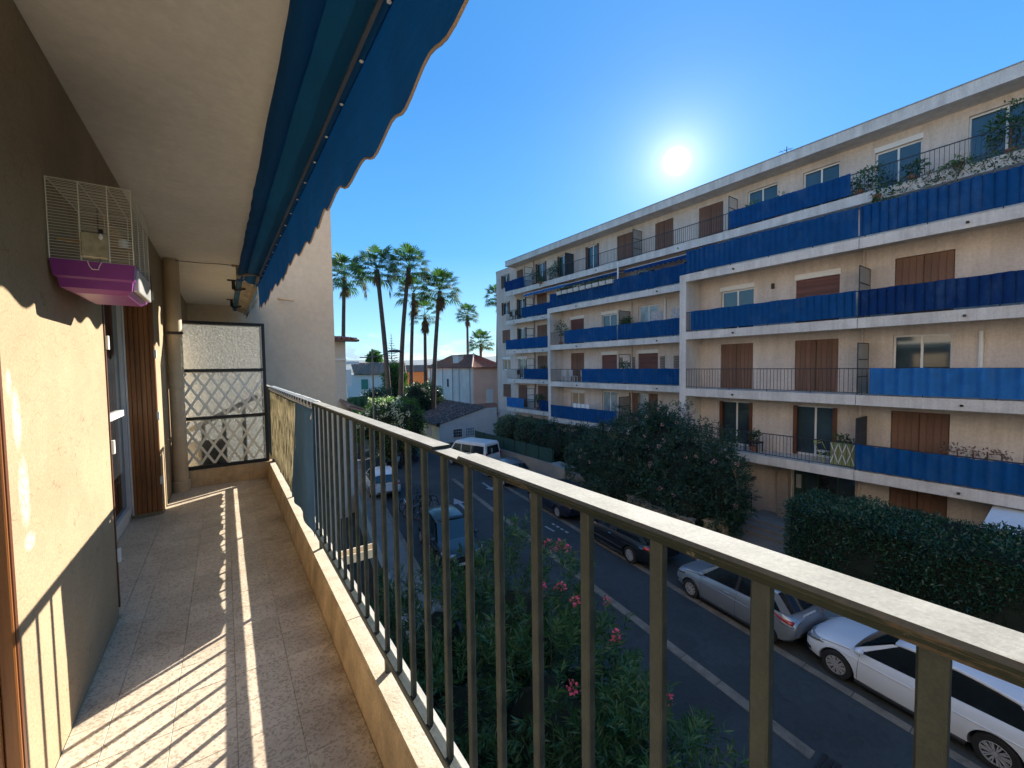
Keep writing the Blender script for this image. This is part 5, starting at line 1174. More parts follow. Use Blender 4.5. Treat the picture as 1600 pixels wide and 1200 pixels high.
# Norfolk pine in the distance
npn = thing('pine_tree', 'distant Norfolk Island pine with level branch tiers between the palms', 'pine tree', (26.1, 77, 0)); tb_ = MB().tube([(26.1, 77, 0), (26.1, 77, 14.0)], [.2, .03], 6).build('trunk', M_bark, npn); V = []
for j in range(15):
    z = 6.8+j*.48; r = 2.4*(1-j/15.5)
    for i in range(7):
        a = i*.9+j*.5; d = np.array([math.cos(a), math.sin(a), .12]); c = np.array([26.1, 77, z]); sd = np.array([-d[1], d[0], 0])
        V.append([c, c+d*r*.5+sd*.16, c+d*r+np.array([0, 0, .12*r]), c+d*r*.5-sd*.16])
V = np.array(V).reshape(-1, 3); np_mesh('crown', V, np.arange(len(V)).reshape(-1, 4), M_ole2, npn, kind='stuff')

# ================================================================== houses beyond
def tilemat(name, a, b, c=None):
    s = NT(name); col = s.mix(s.ramp(s.noise(3.0, 6, .7), .35, .65), a, b); 
    if c: col = s.mix(s.ramp(s.noise(5.5, 3, .6, loc=(5, 5, 5)), .56, .62), col, c)
    s.val(s.p.inputs['Base Color'], col); s.p.inputs['Roughness'].default_value = .9; return s.m
M_tr = tilemat('weathered red clay tile', (.26, .085, .05), (.42, .17, .10)); M_td = tilemat('dark mottled clay tile', (.075, .052, .050), (.14, .092, .080), (.34, .28, .24)); M_tb = tilemat('brown clay tile', (.20, .12, .085), (.36, .25, .18))  # garage roof tile is dark with random paler patches
def tiled(name, A, B_, C_, D_, m, parent, cols, rows, r=.06):
    """roof plane A-B eave, D-C ridge; barrel tile rows built as rounded strips in one part, or tiles as parts"""
    A, B_, C_, D_ = map(Vector, (A, B_, C_, D_)); n = (B_-A).cross(D_-A).normalized(); n = n if n.z > 0 else -n
    MB().add([A, B_, C_, D_, A-n*.08, B_-n*.08, C_-n*.08, D_-n*.08], [(0, 1, 2, 3), (7, 6, 5, 4), (0, 4, 5, 1), (1, 5, 6, 2), (2, 6, 7, 3), (3, 7, 4, 0)]).build(name, m, parent)
    mb = MB()
    P = lambda u, v: (A*(1-u)+B_*u)*(1-v)+(D_*(1-u)+C_*u)*v
    for i in range(cols):
        for j in range(rows):
            u0, u1, v0, v1 = i/cols, (i+.78)/cols, j/rows, min(1, (j+1.12)/rows); um = (u0+u1)/2; jt = rnd.uniform(-.006, .006)
            a, b, c = P(u0, v0)+n*.01, P(um, v0)+n*(r+.03+jt), P(u1, v0)+n*.01; d, e, f = P(u0, v1)+n*.01, P(um, v1)+n*(r+jt), P(u1, v1)+n*.01
            mb.add([a, b, c, d, e, f], [(0, 1, 4, 3), (1, 2, 5, 4)])
    return mb.build('roof_tiles', m, parent, kind='stuff', normals=False)
M_pinkw = mat('peach house render', (.78, .50, .37), .92, var=.08, vs=.5, fine=.15); M_palew = mat('stained pale pink render', (.74, .64, .57), .92, var=.12, vs=.6, fine=.2, col2=(.80, .72, .66))
ph = thing('house', 'two storey peach villa with hipped red tile roof behind the garage', 'house', (29.6, 52, 0))
B('wall', (29.6, 52, 0), (34.8, 52.3, 7.4), M_pinkw, ph); B('wall', (29.6, 52.301, 0), (29.9, 68.3, 7.4), M_palew, ph); B('wall', (34.5, 52.301, 0), (34.8, 68.3, 7.4), M_pinkw, ph); B('wall', (29.901, 68.0, 0), (34.499, 68.3, 7.4), M_pinkw, ph)
tiled('roof', (29.1, 51.5, 7.38), (35.3, 51.5, 7.38), (32.2, 56.4, 9.5), (32.2, 56.4, 9.5), M_tr, ph, 26, 16)
tiled('roof', (29.1, 68.8, 7.38), (29.1, 51.5, 7.38), (32.2, 56.4, 9.5), (32.2, 64, 9.5), M_tr, ph, 60, 14)
MB().tube([(29.1, 51.5, 7.45), (32.2, 56.4, 9.58)], .11, 8).build('ridge_tiles', M_pinkw, ph)
MB().box((30.1, 57.6, 7.9), (31.0, 59.4, 9.15)).box((30.0, 57.5, 9.15), (31.1, 59.5, 9.27)).build('chimney', M_palew, ph)
for y_, zlo, w in ((53.0, 0, .09), (56.4, 0, .07), (58.6, 0, .1), (62.2, 0, .08), (67.0, 0, .1)): MB().tube([(29.52, y_, zlo), (29.52, y_, 7.3)], w*.6, 6).build('down_pipe', mat('dull brown pipe', (.42, .31, .26), .7), ph)
MB().box((29.57, 60.0, 4.3), (29.595, 60.7, 5.6)).build('window', M_glassd, ph); MB().box((29.55, 59.9, 4.2), (29.57, 60.0, 5.7)).box((29.55, 60.7, 4.2), (29.57, 60.8, 5.7)).build('window_frame', M_wf, ph)
sh_ = MB().box((31.7, 51.93, 1.7), (32.9, 51.995, 4.1)).build('shutter', M_white, ph)
for i in range(2): MB().cbox((31.72+i*.6, 51.90, 1.75), (32.28+i*.6, 51.929, 4.05), .01).build('leaf', M_white, sh_)
# white lean-to garage with mottled roof
gh = thing('garage', 'low white building with dark mottled single pitch tile roof behind the white van', 'building', (17, 36.6, 0))
M_gw = mat('bluish white render', (.58, .59, .58), .9, var=.08, vs=.9, fine=.15); M_yw = mat('cream render', (.58, .52, .34), .9, var=.08)
MB().add([(16.95, 36.6, 0), (23.6, 36.6, 0), (23.6, 36.6, 3.12), (21.7, 36.6, 3.15), (16.95, 36.6, 2.0), (16.95, 36.8, 0), (23.6, 36.8, 0), (23.6, 36.8, 3.12), (21.7, 36.8, 3.15), (16.95, 36.8, 2.0)],
         [(0, 1, 2, 3, 4), (9, 8, 7, 6, 5), (0, 5, 6, 1), (1, 6, 7, 2), (2, 7, 8, 3), (3, 8, 9, 4), (4, 9, 5, 0)]).build('gable_wall', M_gw, gh)
B('side_wall', (16.95, 36.81, 0), (17.15, 47, 1.93), M_yw, gh)
tiled('roof', (16.6, 47.2, 1.86), (16.6, 36.5, 1.92), (22.2, 36.5, 3.32), (22.2, 47.2, 3.5), M_td, gh, 40, 18, .07)
MB().lathe([(.16, 1.75), (.2, 2.0), (.12, 2.15)], (16.75, 36.5, 0), 10).build('hopper', M_dkmet, gh)
for x_ in (18.35, 19.75):
    f_ = MB().box((x_, 36.55, .45), (x_+1.05, 36.595, 1.35)).build('window', M_wf, gh)
    for i in range(5):
        for j in range(3): MB().box((x_+.05+i*.195, 36.53, .50+j*.275), (x_+.05+i*.195+.16, 36.549, .50+j*.275+.235)).build('glass_block', M_glassd if x_ < 19 else M_curtain, f_)
for y_ in (38.6, 41.2):
    w_ = MB().box((16.90, y_, .5), (16.945, y_+1.1, 1.7)).build('shutter', mat('grey shutter', (.33, .33, .30), .7), gh)
# small annex between garage and opposite building
an = thing('house_annex', 'small lean-to with tiled roof between the peach villa and the opposite building', 'building', (27, 46, 0))
B('wall', (24.0, 41.5, 0), (28.5, 45, 1.85), M_palew, an); tiled('roof', (23.7, 41.2, 1.84), (28.8, 41.2, 1.84), (28.8, 45.2, 2.75), (23.7, 45.2, 2.75), M_tr, an, 24, 8); MB().box((25.9, 41.46, .35), (26.7, 41.495, 1.45)).build('window', M_glassd, an)
# white house with green shutters
wh = thing('house', 'white two storey house with brown tiled roof and green shutters behind the palms', 'house', (22, 72, 0))
th = math.atan2(70.31-72.97, 26.09-17.31); c, s_ = math.cos(th), math.sin(th)
def W(a, b, z): return (16.9+a*c-b*s_, 73.0+a*s_+b*c, z)
def wbox(name, a0, a1, b0, b1, z0, z1, m, par): 
    mb = MB(); mb.add([W(a0, b0, z0), W(a1, b0, z0), W(a1, b1, z0), W(a0, b1, z0), W(a0, b0, z1), W(a1, b0, z1), W(a1, b1, z1), W(a0, b1, z1)], [(0, 3, 2, 1), (4, 5, 6, 7), (0, 1, 5, 4), (1, 2, 6, 5), (2, 3, 7, 6), (3, 0, 4, 7)]); return mb.build(name, m, par)
M_ww = mat('soft white render', (.74, .73, .68), .9, var=.06, vs=.6, fine=.1); M_gs = mat('green shutter paint', (.05, .24, .17), .6, var=.1)
wbox('wall', 0, 9.6, 0, 6, 0, 6.5, M_ww, wh)
tiled('roof', W(1.2, -.5, 6.45), W(9.9, -.5, 6.45), W(9.9, 3.2, 8.5), W(.5, 3.2, 8.5), M_tb, wh, 36, 9, .1)
for a, b_, z0, z1 in ((2.3, 3.4, 3.9, 5.6), (6.4, 7.9, 3.0, 5.8)):
    f_ = wbox('shutter', a, b_, -.06, -.002, z0, z1, M_gs, wh)
    for i in range(2): wbox('leaf', a+.04+i*(b_-a)/2, a+(i+1)*(b_-a)/2-.04, -.12, -.061, z0+.05, z1-.05, M_gs, f_)
wbox('balcony', 6.0, 8.8, -1.0, -.001, 2.7, 2.9, M_ww, wh); wbox('balcony_rail', 6.0, 8.8, -1.0, -.95, 2.9, 3.7, M_gs, wh)
MB().prism([(W(7, 0, 0)[0], 0), (W(8.4, 0, 0)[0], 0), (W(8.4, 0, 0)[0], 1.7), (W(7.7, 0, 0)[0], 2.2), (W(7, 0, 0)[0], 1.7)], 70.55, 70.7, 'y').build('archway', M_dkmet, wh)
oh = thing('house', 'orange rendered house with tiled roof seen between palm trunks', 'house', (31, 79, 0))
B('wall', (29.7, 79.5, 0), (37.5, 86, 6.7), mat('orange render', (.70, .25, .08), .9, var=.06), oh); tiled('roof', (29.4, 79.2, 6.65), (37.9, 79.2, 6.65), (37.9, 84, 8.0), (29.4, 84, 8.0), M_tb, oh, 30, 8, .1)
# beige villa just beyond the gable, and its tiled porch
bv = thing('house', 'beige villa with overhanging tiled eave just beyond the near gable', 'house', (4.5, 21.5, 0))
B('wall', (1.0, 21.5, 0), (4.96, 30, 8.9), M_gable, bv); B('cornice', (4.2, 21.44, 7.9), (4.965, 21.499, 8.0), M_palew, bv)
tiled('roof', (.5, 21.0, 8.93), (5.5, 21.0, 8.93), (5.5, 25, 9.3), (.5, 25, 9.3), M_tr, bv, 22, 8); MB().box((.5, 20.95, 8.83), (5.5, 21.49, 8.92)).build('eave', M_wooddk, bv)
B('low_wing', (4.97, 22.0, 0), (5.3, 27, 5.6), M_palew, bv); tiled('roof', (4.75, 20.2, 5.7), (5.5, 20.2, 5.45), (5.5, 24, 5.5), (4.3, 24, 6.5), M_tb, bv, 8, 10)
bx = thing('house', 'white rendered villa with box balcony half hidden behind the beige villa', 'house', (8, 40, 0))
B('wall', (5.0, 39.5, 0), (8.6, 46, 7.9), M_ww, bx); B('balcony', (8.0, 38.6, 5.9), (9.35, 39.499, 7.4), M_ww, bx); B('flat_roof', (5, 39.2, 7.9), (10.2, 46, 8.15), M_ww, bx)
# street lamp
sp = thing('street_lamp', 'grey street lamp with curved arm and drop shaped head among the palm trunks', 'street lamp', (7.84, 26.88, 0))
M_lampg = mat('grey lamp steel', (.06, .075, .085), .5, .4, var=.1)
MB().tube([(7.84, 26.88, 0), (7.84, 26.88, 4), (7.84, 26.88, 8.75)], [.08, .065, .045], 10).build('pole', M_lampg, sp, smooth=True)
MB().tube([(7.1, 27.1, 8.2), (7.84, 26.88, 8.2), (8.3, 26.72, 8.28), (8.75, 26.58, 8.52)], .035, 8).build('arm', M_lampg, sp, smooth=True)
hd = MB(); ring_ = []
for i in range(9):
    s_ = i/8; r = .17*math.sin(math.pi*min(1, s_*1.0))**.6+.02; ring_.append(((8.7+s_*.95, 26.6-s_*.29, 8.52+.14*math.sin(s_*3.14)), r))
hd.tube([p for p, r in ring_], [r for p, r in ring_], 12); hd.v = [(x, y, 8.56+(z-8.56)*.55) for x, y, z in hd.v]; hd.build('lamp_head', M_lampg, sp, smooth=True)
MB().tube([(7.84, 26.88, 8.62), (8.3, 26.72, 8.5), (8.75, 26.6, 8.6)], .012, 5).build('stay', M_lampg, sp)
# unseen block added behind the opposite building to shade the street end
shade_block = thing('apartment_building', 'plain beige block added out of sight behind the opposite building to shade the street end', 'building', (44, 46, 0))
B('wall', (38, 38.5, 0), (50, 53, 19.3), M_fac, shade_block); B('roof_edge', (37.9, 38.4, 19.301), (50.1, 53.1, 19.5), M_cap, shade_block)
for lv in range(6): B('window_row', (37.93, 40, 1.2+lv*3), (37.99, 51, 2.5+lv*3), M_glassd, shade_block)
# hills
def hills():
    V = []; F = []; nx, ny = 90, 12
    for i in range(nx):
        a = R(-30+110*i/(nx-1))
        for j in range(ny):
            d = 1500+j*170; h = (74+44*noise.noise(Vector((a*4.2, 1.3, 0)))+20*noise.noise(Vector((a*11, j*.3, 2)))+9*noise.noise(Vector((a*30, j*.8, 2))))*math.sin(math.pi*j/(ny-1)*.72)*1.0-6
            V.append((d*math.sin(a), d*math.cos(a), h))
    F = [(i*ny+j, i*ny+j+1, (i+1)*ny+j+1, (i+1)*ny+j) for i in range(nx-1) for j in range(ny-1)]
    mb = MB(); mb.add(V, F); return mb
s = NT('wooded hills with houses'); c = s.mix(s.ramp(s.noise(.02, 6, .7), .4, .6), (.10, .15, .15), (.20, .24, .24)); v = s.n('ShaderNodeTexVoronoi'); v.inputs['Scale'].default_value = .07; s.l(s.tc.outputs['Object'], v.inputs[0])
c = s.mix(s.math('MULTIPLY', s.ramp(v.outputs['Distance'], .14, .2, (1, 1, 1), (0, 0, 0)), .8), c, (.55, .50, .45)); s.val(s.p.inputs['Base Color'], c); s.p.inputs['Roughness'].default_value = 1
hills().build('hills', s.m, kind='structure', smooth=True, normals=True)
for i, (x, y_, w, h) in enumerate(((430, 1050, 26, 14), (470, 1040, 18, 26), (520, 1035, 30, 12), (380, 1060, 22, 11), (600, 1020, 34, 16))):
    t = thing('distant_building', ('pale low block', 'pale tower block', 'long pale block', 'small white block', 'wide cream block')[i]+' far off below the hills', 'building', (x, y_, 0))
    B('block', (x, y_, -2), (x+w, y_+12, h), M_ww, t)
    for k_ in range(int(h//4)): B('window_row', (x+1, y_-.4, 2+k_*4), (x+w-1, y_-.1, 3.6+k_*4), M_glassd, t)
# ================================================================== vehicles
def paint(name, c, met=.0, rough=.28): return mat(name, c, rough, met, var=.03, vs=2, coat=.35, spec=.5)
M_tyre = mat('tyre rubber', (.015, .015, .016), .8, var=.2); M_rim = mat('alloy rim', (.42, .43, .45), .35, .25, var=.1); M_cglass = mat('car glass', (.012, .016, .02), .04, 0, var=.1, spec=1.0)
M_trim = mat('black plastic trim', (.018, .018, .02), .5); M_chrome = mat('chrome trim', (.6, .6, .6), .15, 1.0, var=.05); M_red = mat('red lamp lens', (.35, .015, .012), .15, var=.1, spec=.8); M_lens = mat('clear lamp lens', (.30, .32, .34), .08, .3, var=.2, spec=1)
M_plate = mat('number plate', (.55, .56, .55), .4, var=.02); M_ink = mat('dark plate lettering', (.02, .02, .03), .6)
def interp(tab, x):
    for (a, b) in zip(tab, tab[1:]):
        if x <= b[0]:
            t = (x-a[0])/(b[0]-a[0]); t = max(0, min(1, t)); return [p+(q-p)*t for p, q in zip(a[1:], b[1:])]
    return list(tab[-1][1:])
def wheel(parent, x, y, r, side, w=.20, spokes=10):
    g = MB().lathe([(r*.62, -w/2), (r*.93, -w/2), (r, -w*.32), (r, w*.32), (r*.93, w/2), (r*.62, w/2)], (x, y, r), 28, 'y', cap=False).build('wheel', M_tyre, parent, smooth=True)
    dish = MB().lathe([(r*.64, side*w*.30), (r*.60, side*w*.22), (.02, side*w*.18)], (x, y, r), 24, 'y', cap=False).build('wheel_dish', M_trim, g)
    rm = MB().lathe([(r*.66, -w*.30), (r*.68, w*.46), (r*.62, w*.52), (r*.60, w*.3)] if side > 0 else [(r*.66, w*.30), (r*.68, -w*.46), (r*.62, -w*.52), (r*.60, -w*.3)], (x, y, r), 28, 'y', cap=False)
    for i in range(spokes):
        a = 2*math.pi*i/spokes; yy = y+side*w*.42
        rm.beam((x+.03*math.cos(a), yy, r+.03*math.sin(a)), (x+r*.63*math.cos(a+.12), yy+side*.0, r+r*.63*math.sin(a+.12)), r*.075, .03, up=(0, 1, 0)); 
        rm.beam((x+.03*math.cos(a), yy, r+.03*math.sin(a)), (x+r*.63*math.cos(a-.12), yy+side*.0, r+r*.63*math.sin(a-.12)), r*.05, .03, up=(0, 1, 0))
    rm.lathe([(.045, w*.40*side), (.04, w*.52*side)], (x, y, r), 10, 'y'); rm.build('rim', M_rim, g)
    MB().lathe([(r*.60, w*.0), (r*.60, w*.02*side+.001)], (x, y, r), 24, 'y').build('brake_disc', M_trim, g)
def car(name, label, pos, ang, L, W_, H_, col, belt, hood, roof, wb, wr=.31, spokes=10, cat='car', chrome=False, detail=True, plate=None, tail_tall=False, front_overhang=.78, van=False):
    """car pointing along +x before rotation. belt: [(x,z)], lower body top line; roof: A-base, A-top, C-top, C-base x positions and heights"""
    t = thing(name, label, cat, pos, ang, local=True)
    xf = L/2; xr = -L/2; wx = (xf-front_overhang, xf-front_overhang-wb)
    prof = [(xr, .42, .60, .80), (xr+.06, .33, .80, .90), (xr+.25, .24, .97, .97), (xr+.7, .20, .985, 1.0)] + [(0, .17, 1.0, 1.0)] + [(xf-1.0, .19, .985, 1.0), (xf-.45, .20, .93, .97), (xf-.14, .24, .82, .90), (xf-.03, .32, .66, .76), (xf, .42, .52, .62)]
    NS = 46; sec = []
    for i in range(NS+1):
        x = xr+(L)*i/NS; zb, wt, wm = interp([(p[0], p[1], p[2], p[3]) for p in prof], x); zt = interp(belt, x)[0]; hw = W_/2
        wt *= .93
        zt = max(zt, zb+.06); zm = zb+(zt-zb)*.55
        sec.append([(x, 0, zb), (x, hw*wm*.86, zb), (x, hw*wm*.965, zb+.06), (x, hw*wm, zb+(zm-zb)*.6), (x, hw*wm, zm), (x, hw*(wm*.65+wt*.35)*.995, zm+(zt-zm)*.62), (x, hw*wt*.98, zt-.02), (x, hw*wt*.90, zt), (x, hw*.5*wt, zt+.022), (x, 0, zt+.032)])
    V = []; 
    for s_ in sec:
        V += s_ + [(p[0], -p[1], p[2]) for p in s_[-2:0:-1]]
    n = len(sec[0])*2-2; F = [(i*n+j, i*n+(j+1) % n, (i+1)*n+(j+1) % n, (i+1)*n+j) for i in range(NS) for j in range(n)] + [tuple(range(n-1, -1, -1)), tuple(NS*n+j for j in range(n))]
    mb = MB(); mb.add(V, F); body = mb.build('body', col, t)
    bmt = bmesh.new(); bmt.from_mesh(body.data); bmesh.ops.triangulate(bmt, faces=bmt.faces); bmt.to_mesh(body.data); bmt.free()
    cut = MB()
    for x in wx: cut.lathe([(wr*1.16, -W_), (wr*1.16, W_)], (x, 0, wr), 32, 'y')
    cm_ = bpy.data.meshes.new('cut'); cm_.from_pydata(cut.v, [], cut.f); co = bpy.data.objects.new('cut', cm_); COL.objects.link(co); co.parent = t
    bmx = bmesh.new(); bmx.from_mesh(cm_); bmesh.ops.recalc_face_normals(bmx, faces=bmx.faces); bmx.to_mesh(cm_); bmx.free()
    md = body.modifiers.new('b', 'BOOLEAN'); md.object = co; md.operation = 'DIFFERENCE'; md.solver = 'EXACT'
    bpy.context.view_layer.update(); dg = bpy.context.evaluated_depsgraph_get(); me = bpy.data.meshes.new_from_object(body.evaluated_get(dg)); body.modifiers.clear(); body.data = me; me.materials.clear(); me.materials.append(col)
    me.polygons.foreach_set('material_index', [0]*len(me.polygons)); bmt = bmesh.new(); bmt.from_mesh(me); bmesh.ops.triangulate(bmt, faces=bmt.faces); bmt.to_mesh(me); bmt.free(); smooth_mesh(me, 32)
    if not me.materials: me.materials.append(col)
    bpy.data.objects.remove(co)
    hw = W_/2
    def ysurf(x, z):
        f_ = max(0, min(NS-1e-6, (x-xr)/L*NS)); i_ = int(f_); q = f_-i_; r_ = []
        for s2 in (sec[i_], sec[i_+1]):
            pts = s2[1:9]; y_ = pts[-1][1]
            if z <= pts[0][2]: y_ = pts[0][1]
            for a_, b_ in zip(pts, pts[1:]):
                if a_[2] <= z <= b_[2]: y_ = a_[1]+(b_[1]-a_[1])*(z-a_[2])/max(1e-5, b_[2]-a_[2]); break
            r_.append(y_)
        return r_[0]*(1-q)+r_[1]*q
    def patch(nm, m_, s_, x0, x1, lo, hi, off=.010, nu=8, nv=3):
        V = []
        for i_ in range(nu+1):
            u = i_/nu; x = x0+(x1-x0)*u
            for j_ in range(nv+1):
                z = lo(u)+(hi(u)-lo(u))*j_/nv; V.append((x, s_*(ysurf(x, z)+off), z))
        mbp = MB(); mbp.add(V, [(i_*(nv+1)+j_, i_*(nv+1)+j_+1, (i_+1)*(nv+1)+j_+1, (i_+1)*(nv+1)+j_) for i_ in range(nu) for j_ in range(nv)]); o_ = mbp.build(nm, m_, t, smooth=True); md_ = o_.modifiers.new('t', 'SOLIDIFY'); md_.thickness = .02; md_.offset = 0; return o_
    def seam(x, z0, z1, s_, dx=0.0, n_=9, r_=.0045):
        MB().tube([(x+dx*i_/n_, s_*(ysurf(x+dx*i_/n_, z0+(z1-z0)*i_/n_)+.001), z0+(z1-z0)*i_/n_) for i_ in range(n_+1)], r_, 4).build('door_gap', M_trim, t)
    for x in wx:
        for s_ in (-1, 1):
            MB().lathe([(wr*1.14, s_*(hw*.55)), (wr*1.14, s_*(hw*.60))], (x, 0, wr), 24, 'y').build('wheel_well', M_trim, t); wheel(t, x, s_*(hw-.115), wr, s_, spokes=spokes)
    # cabin
    (a0, za0), (a1, za1), (c1, zc1), (c0, zc0) = roof; bw, rw = hw*.905, hw*.70
    def side(s, x, z):  # point on cabin side
        t_ = (z-za0)/(H_-za0); return (x, s*(bw+(rw-bw)*max(0, min(1, t_))**.9), z)
    xm = a1+(c1-a1)*.42; rz = lambda x: H_-.02-.09*((x-xm)/(a1-xm if x > xm else xm-c1))**2*1.0 if abs(x-xm) < 9 else H_
    zr = {a1: za1, c1: zc1}
    tops = [(a1+(c1-a1)*i/8) for i in range(9)]; ztop = [H_-.012-(H_-(za1 if x > xm else zc1))*((x-xm)/((a1 if x > xm else c1)-xm))**2 for x in tops]
    rf = []; 
    for x, z in zip(tops, ztop):
        e = side(1, x, z); rf.append([(x, e[1], z-.045), (x, e[1]-.03, z-.005), (x, e[1]*.55, z+.025), (x, 0, z+.035), (x, -e[1]*.55, z+.025), (x, -e[1]+.03, z-.005), (x, -e[1], z-.045)])
    V = [p for r_ in rf for p in r_]; F = [(i*7+j, i*7+j+1, (i+1)*7+j+1, (i+1)*7+j) for i in range(8) for j in range(6)]
    mb = MB(); mb.add(V, F); o = mb.build('roof', col, t, smooth=True); md = o.modifiers.new('t', 'SOLIDIFY'); md.thickness = .02; md.offset = -1
    # windscreen and rear glass
    def glassquad(nm, xb, zb, xt, zt, bulge):
        V = []; 
        for i in range(5):
            u = i/4; x = xb+(xt-xb)*u; z = zb+(zt-zb)*u-.0; wv = side(1, x, z)[1]-.045
            for j in range(9): q = -1+2*j/8; V.append((x-bulge*q*q*(1-.3*u)+bulge, q*wv, z))
        mb = MB(); mb.add(V, [(i*9+j, i*9+j+1, (i+1)*9+j+1, (i+1)*9+j) for i in range(4) for j in range(8)]); o = mb.build(nm, M_cglass, t, smooth=True); return o
    glassquad('windscreen', a0-.02, za0, a1+.0, za1-.015, .07); glassquad('rear_window', c0+.02, zc0+.02, c1, zc1-.02, -.05)
    mb = MB(); mb.add([(a0-.15, -bw+.08, za0+.02), (a0-.15, bw-.08, za0+.02), (a1-.15, rw-.1, H_-.13), (a1-.15, -rw+.1, H_-.13), (c0+.15, -bw+.08, zc0), (c0+.15, bw-.08, zc0), (c1+.1, rw-.1, H_-.13), (c1+.1, -rw+.1, H_-.13)], [(0, 1, 2, 3), (4, 5, 6, 7), (0, 3, 7, 4), (1, 2, 6, 5), (3, 2, 6, 7)]); mb.build('interior', M_trim, t)
    xb_ = a0+(c0-a0)*.47; xt_ = xb_-.05
    for s_ in (-1, 1):
        def P(x, z, off=0): p = side(s_, x, z); return (p[0], p[1]+s_*off, p[2])
        zt_ = lambda x: float(np.interp(x, tops[::-1], ztop[::-1]))-.045
        beltz = lambda x: interp(belt, x)[0]-.005
        # glass panels: front door, rear door, quarter
        x1 = a0-.16; x3 = c0+.12
        def glass(nm, xa, xb2, xta, xtb): 
            V = [P(xa, beltz(xa)), P(xb2, beltz(xb2)), P(xtb, zt_(xtb)), P(xta, zt_(xta))]; MB().add(V, [(0, 1, 2, 3)]).build(nm, M_cglass, t, normals=True)
        glass('side_window', x1, xb_+.03, a1-.05, xt_+.03); glass('side_window', xb_-.03, x3, xt_-.03, c1+.06)
        # pillars
        MB().add([P(a0+.03, beltz(a0), .006), P(a0-.17, beltz(a0-.17), .006), P(a1-.07, zt_(a1-.07), .006), P(a1+.03, zt_(a1), .006)], [(0, 1, 2, 3)]).build('front_pillar', col, t)
        MB().add([P(xb_+.045, beltz(xb_), .007), P(xb_-.045, beltz(xb_), .007), P(xt_-.045, zt_(xt_), .007), P(xt_+.045, zt_(xt_), .007)], [(0, 1, 2, 3)]).build('door_pillar', M_trim, t)
        MB().add([P(x3+.10, beltz(x3), .008), P(c0-.06, zc0, .008), P(c1-.05, zc1-.03, .008), P(c1+.20, zt_(c1+.2), .008)], [(0, 1, 2, 3)]).build('rear_pillar', col, t)
        if detail:
            # door gaps, handles, mirror, sill
            hwm = hw*1.0
            for xd in (x1+.02, xb_, x3-.25+.05):
                seam(xd, .27, beltz(xd)-.02, s_, -.03)
            for xd in (xb_+.17, x3-.02): MB().cbox((xd, s_*(ysurf(xd, beltz(xd)-.15)-.005), beltz(xd)-.165), (xd+.17, s_*(ysurf(xd, beltz(xd)-.15)+.028), beltz(xd)-.14), .008).build('door_handle', M_chrome if chrome else col, t)
            mm = MB(); mm.lathe([(.02, 0), (.075, .02), (.095, .09), (.06, .17), (.01, .19)], (0, 0, 0), 10, 'y'); mm.v = [(x1-.02+x*.9, s_*(bw-.0+y), beltz(x1)+.07+z*.75) for x, y, z in mm.v]; mm.build('wing_mirror', col, t, smooth=True)
            MB().cbox((wx[1]+wr*1.2, s_*(hw-.05), .17), (wx[0]-wr*1.2, s_*(hw+.004), .24), .01).build('sill', M_trim, t)
            if chrome: MB().box((wx[1]+wr*1.3, s_*(hw-.002), .42), (wx[0]-wr*1.5, s_*(hw+.010), .445)).build('chrome_strip', M_chrome, t)
        # lamps
        patch('headlight', M_lens, s_, xf-.46, xf-.06, lambda u: .70-.10*u, lambda u: .745-.035*u)
        patch('lamp_surround', M_trim, s_, xf-.50, xf-.045, lambda u: .685-.10*u, lambda u: .70-.10*u, .008)
        patch('fog_lamp_recess', M_trim, s_, xf-.22, xf-.04, lambda u: .36, lambda u: .42+.03*u, .006)
        if tail_tall: patch('tail_light', M_red, s_, xr+.05, xr+.50, lambda u: .74+.17*u, lambda u: .86+.075*u-.03*(1-u), .012); patch('reversing_lamp', M_lens, s_, xr+.04, xr+.30, lambda u: .70+.06*u, lambda u: .735+.10*u, .010)
        else: patch('tail_light', M_red, s_, xr+.02, xr+.30, lambda u: .78+.02*u, lambda u: .90-.01*u, .012)
        patch('bonnet_gap', M_trim, s_, a0+.02, xf-.40, lambda u: interp(belt, a0+.02+(xf-.42-a0)*u)[0]-.05-.02*u, lambda u: interp(belt, a0+.02+(xf-.42-a0)*u)[0]-.042-.02*u, .001, 10, 1)
        patch('shoulder_crease', col, s_, xr+.5, xf-.7, lambda u: .70, lambda u: .712, .004, 14, 1)
    # grille, bumper inserts, plates
    MB().cbox((xf-.07, -hw*.42, .40), (xf+.004, hw*.42, .56), .01).build('grille', M_trim, t); MB().cbox((xf-.06, -.26, .30), (xf+.012, .26, .395), .004).build('number_plate', M_plate, t)
    zp = .80 if plate else .66
    pl = MB().cbox((xr-.012+.03, -.26, zp), (xr+.055, .26, zp+.11), .004).build('number_plate', M_plate, t)
    if plate:
        cu_ = bpy.data.curves.new('plate_text', 'FONT'); cu_.body = plate; cu_.size = .10; cu_.align_x = 'CENTER'; cu_.extrude = .001
        to = bpy.data.objects.new('lettering', cu_); COL.objects.link(to); dg = bpy.context.evaluated_depsgraph_get(); me = bpy.data.meshes.new_from_object(to.evaluated_get(dg)); bpy.data.objects.remove(to)
        lo = bpy.data.objects.new('lettering', me); COL.objects.link(lo); me.materials.append(M_ink); lo.parent = pl; lo.rotation_euler = (R(90), 0, R(-90)); lo.location = (xr+.014, 0, zp+.02)
    MB().cbox((xr-.0, -hw*.55, .36), (xr+.06, hw*.55, .48), .01).build('bumper_insert', M_trim, t)
    MB().box((xr+.5, -hw*.7, .14), (xf-.5, hw*.7, .22)).build('underbody', M_trim, t)
    return t
A8 = math.pi/2-math.atan(.150)
def at(u, y): return (u+K*y, y, .006)
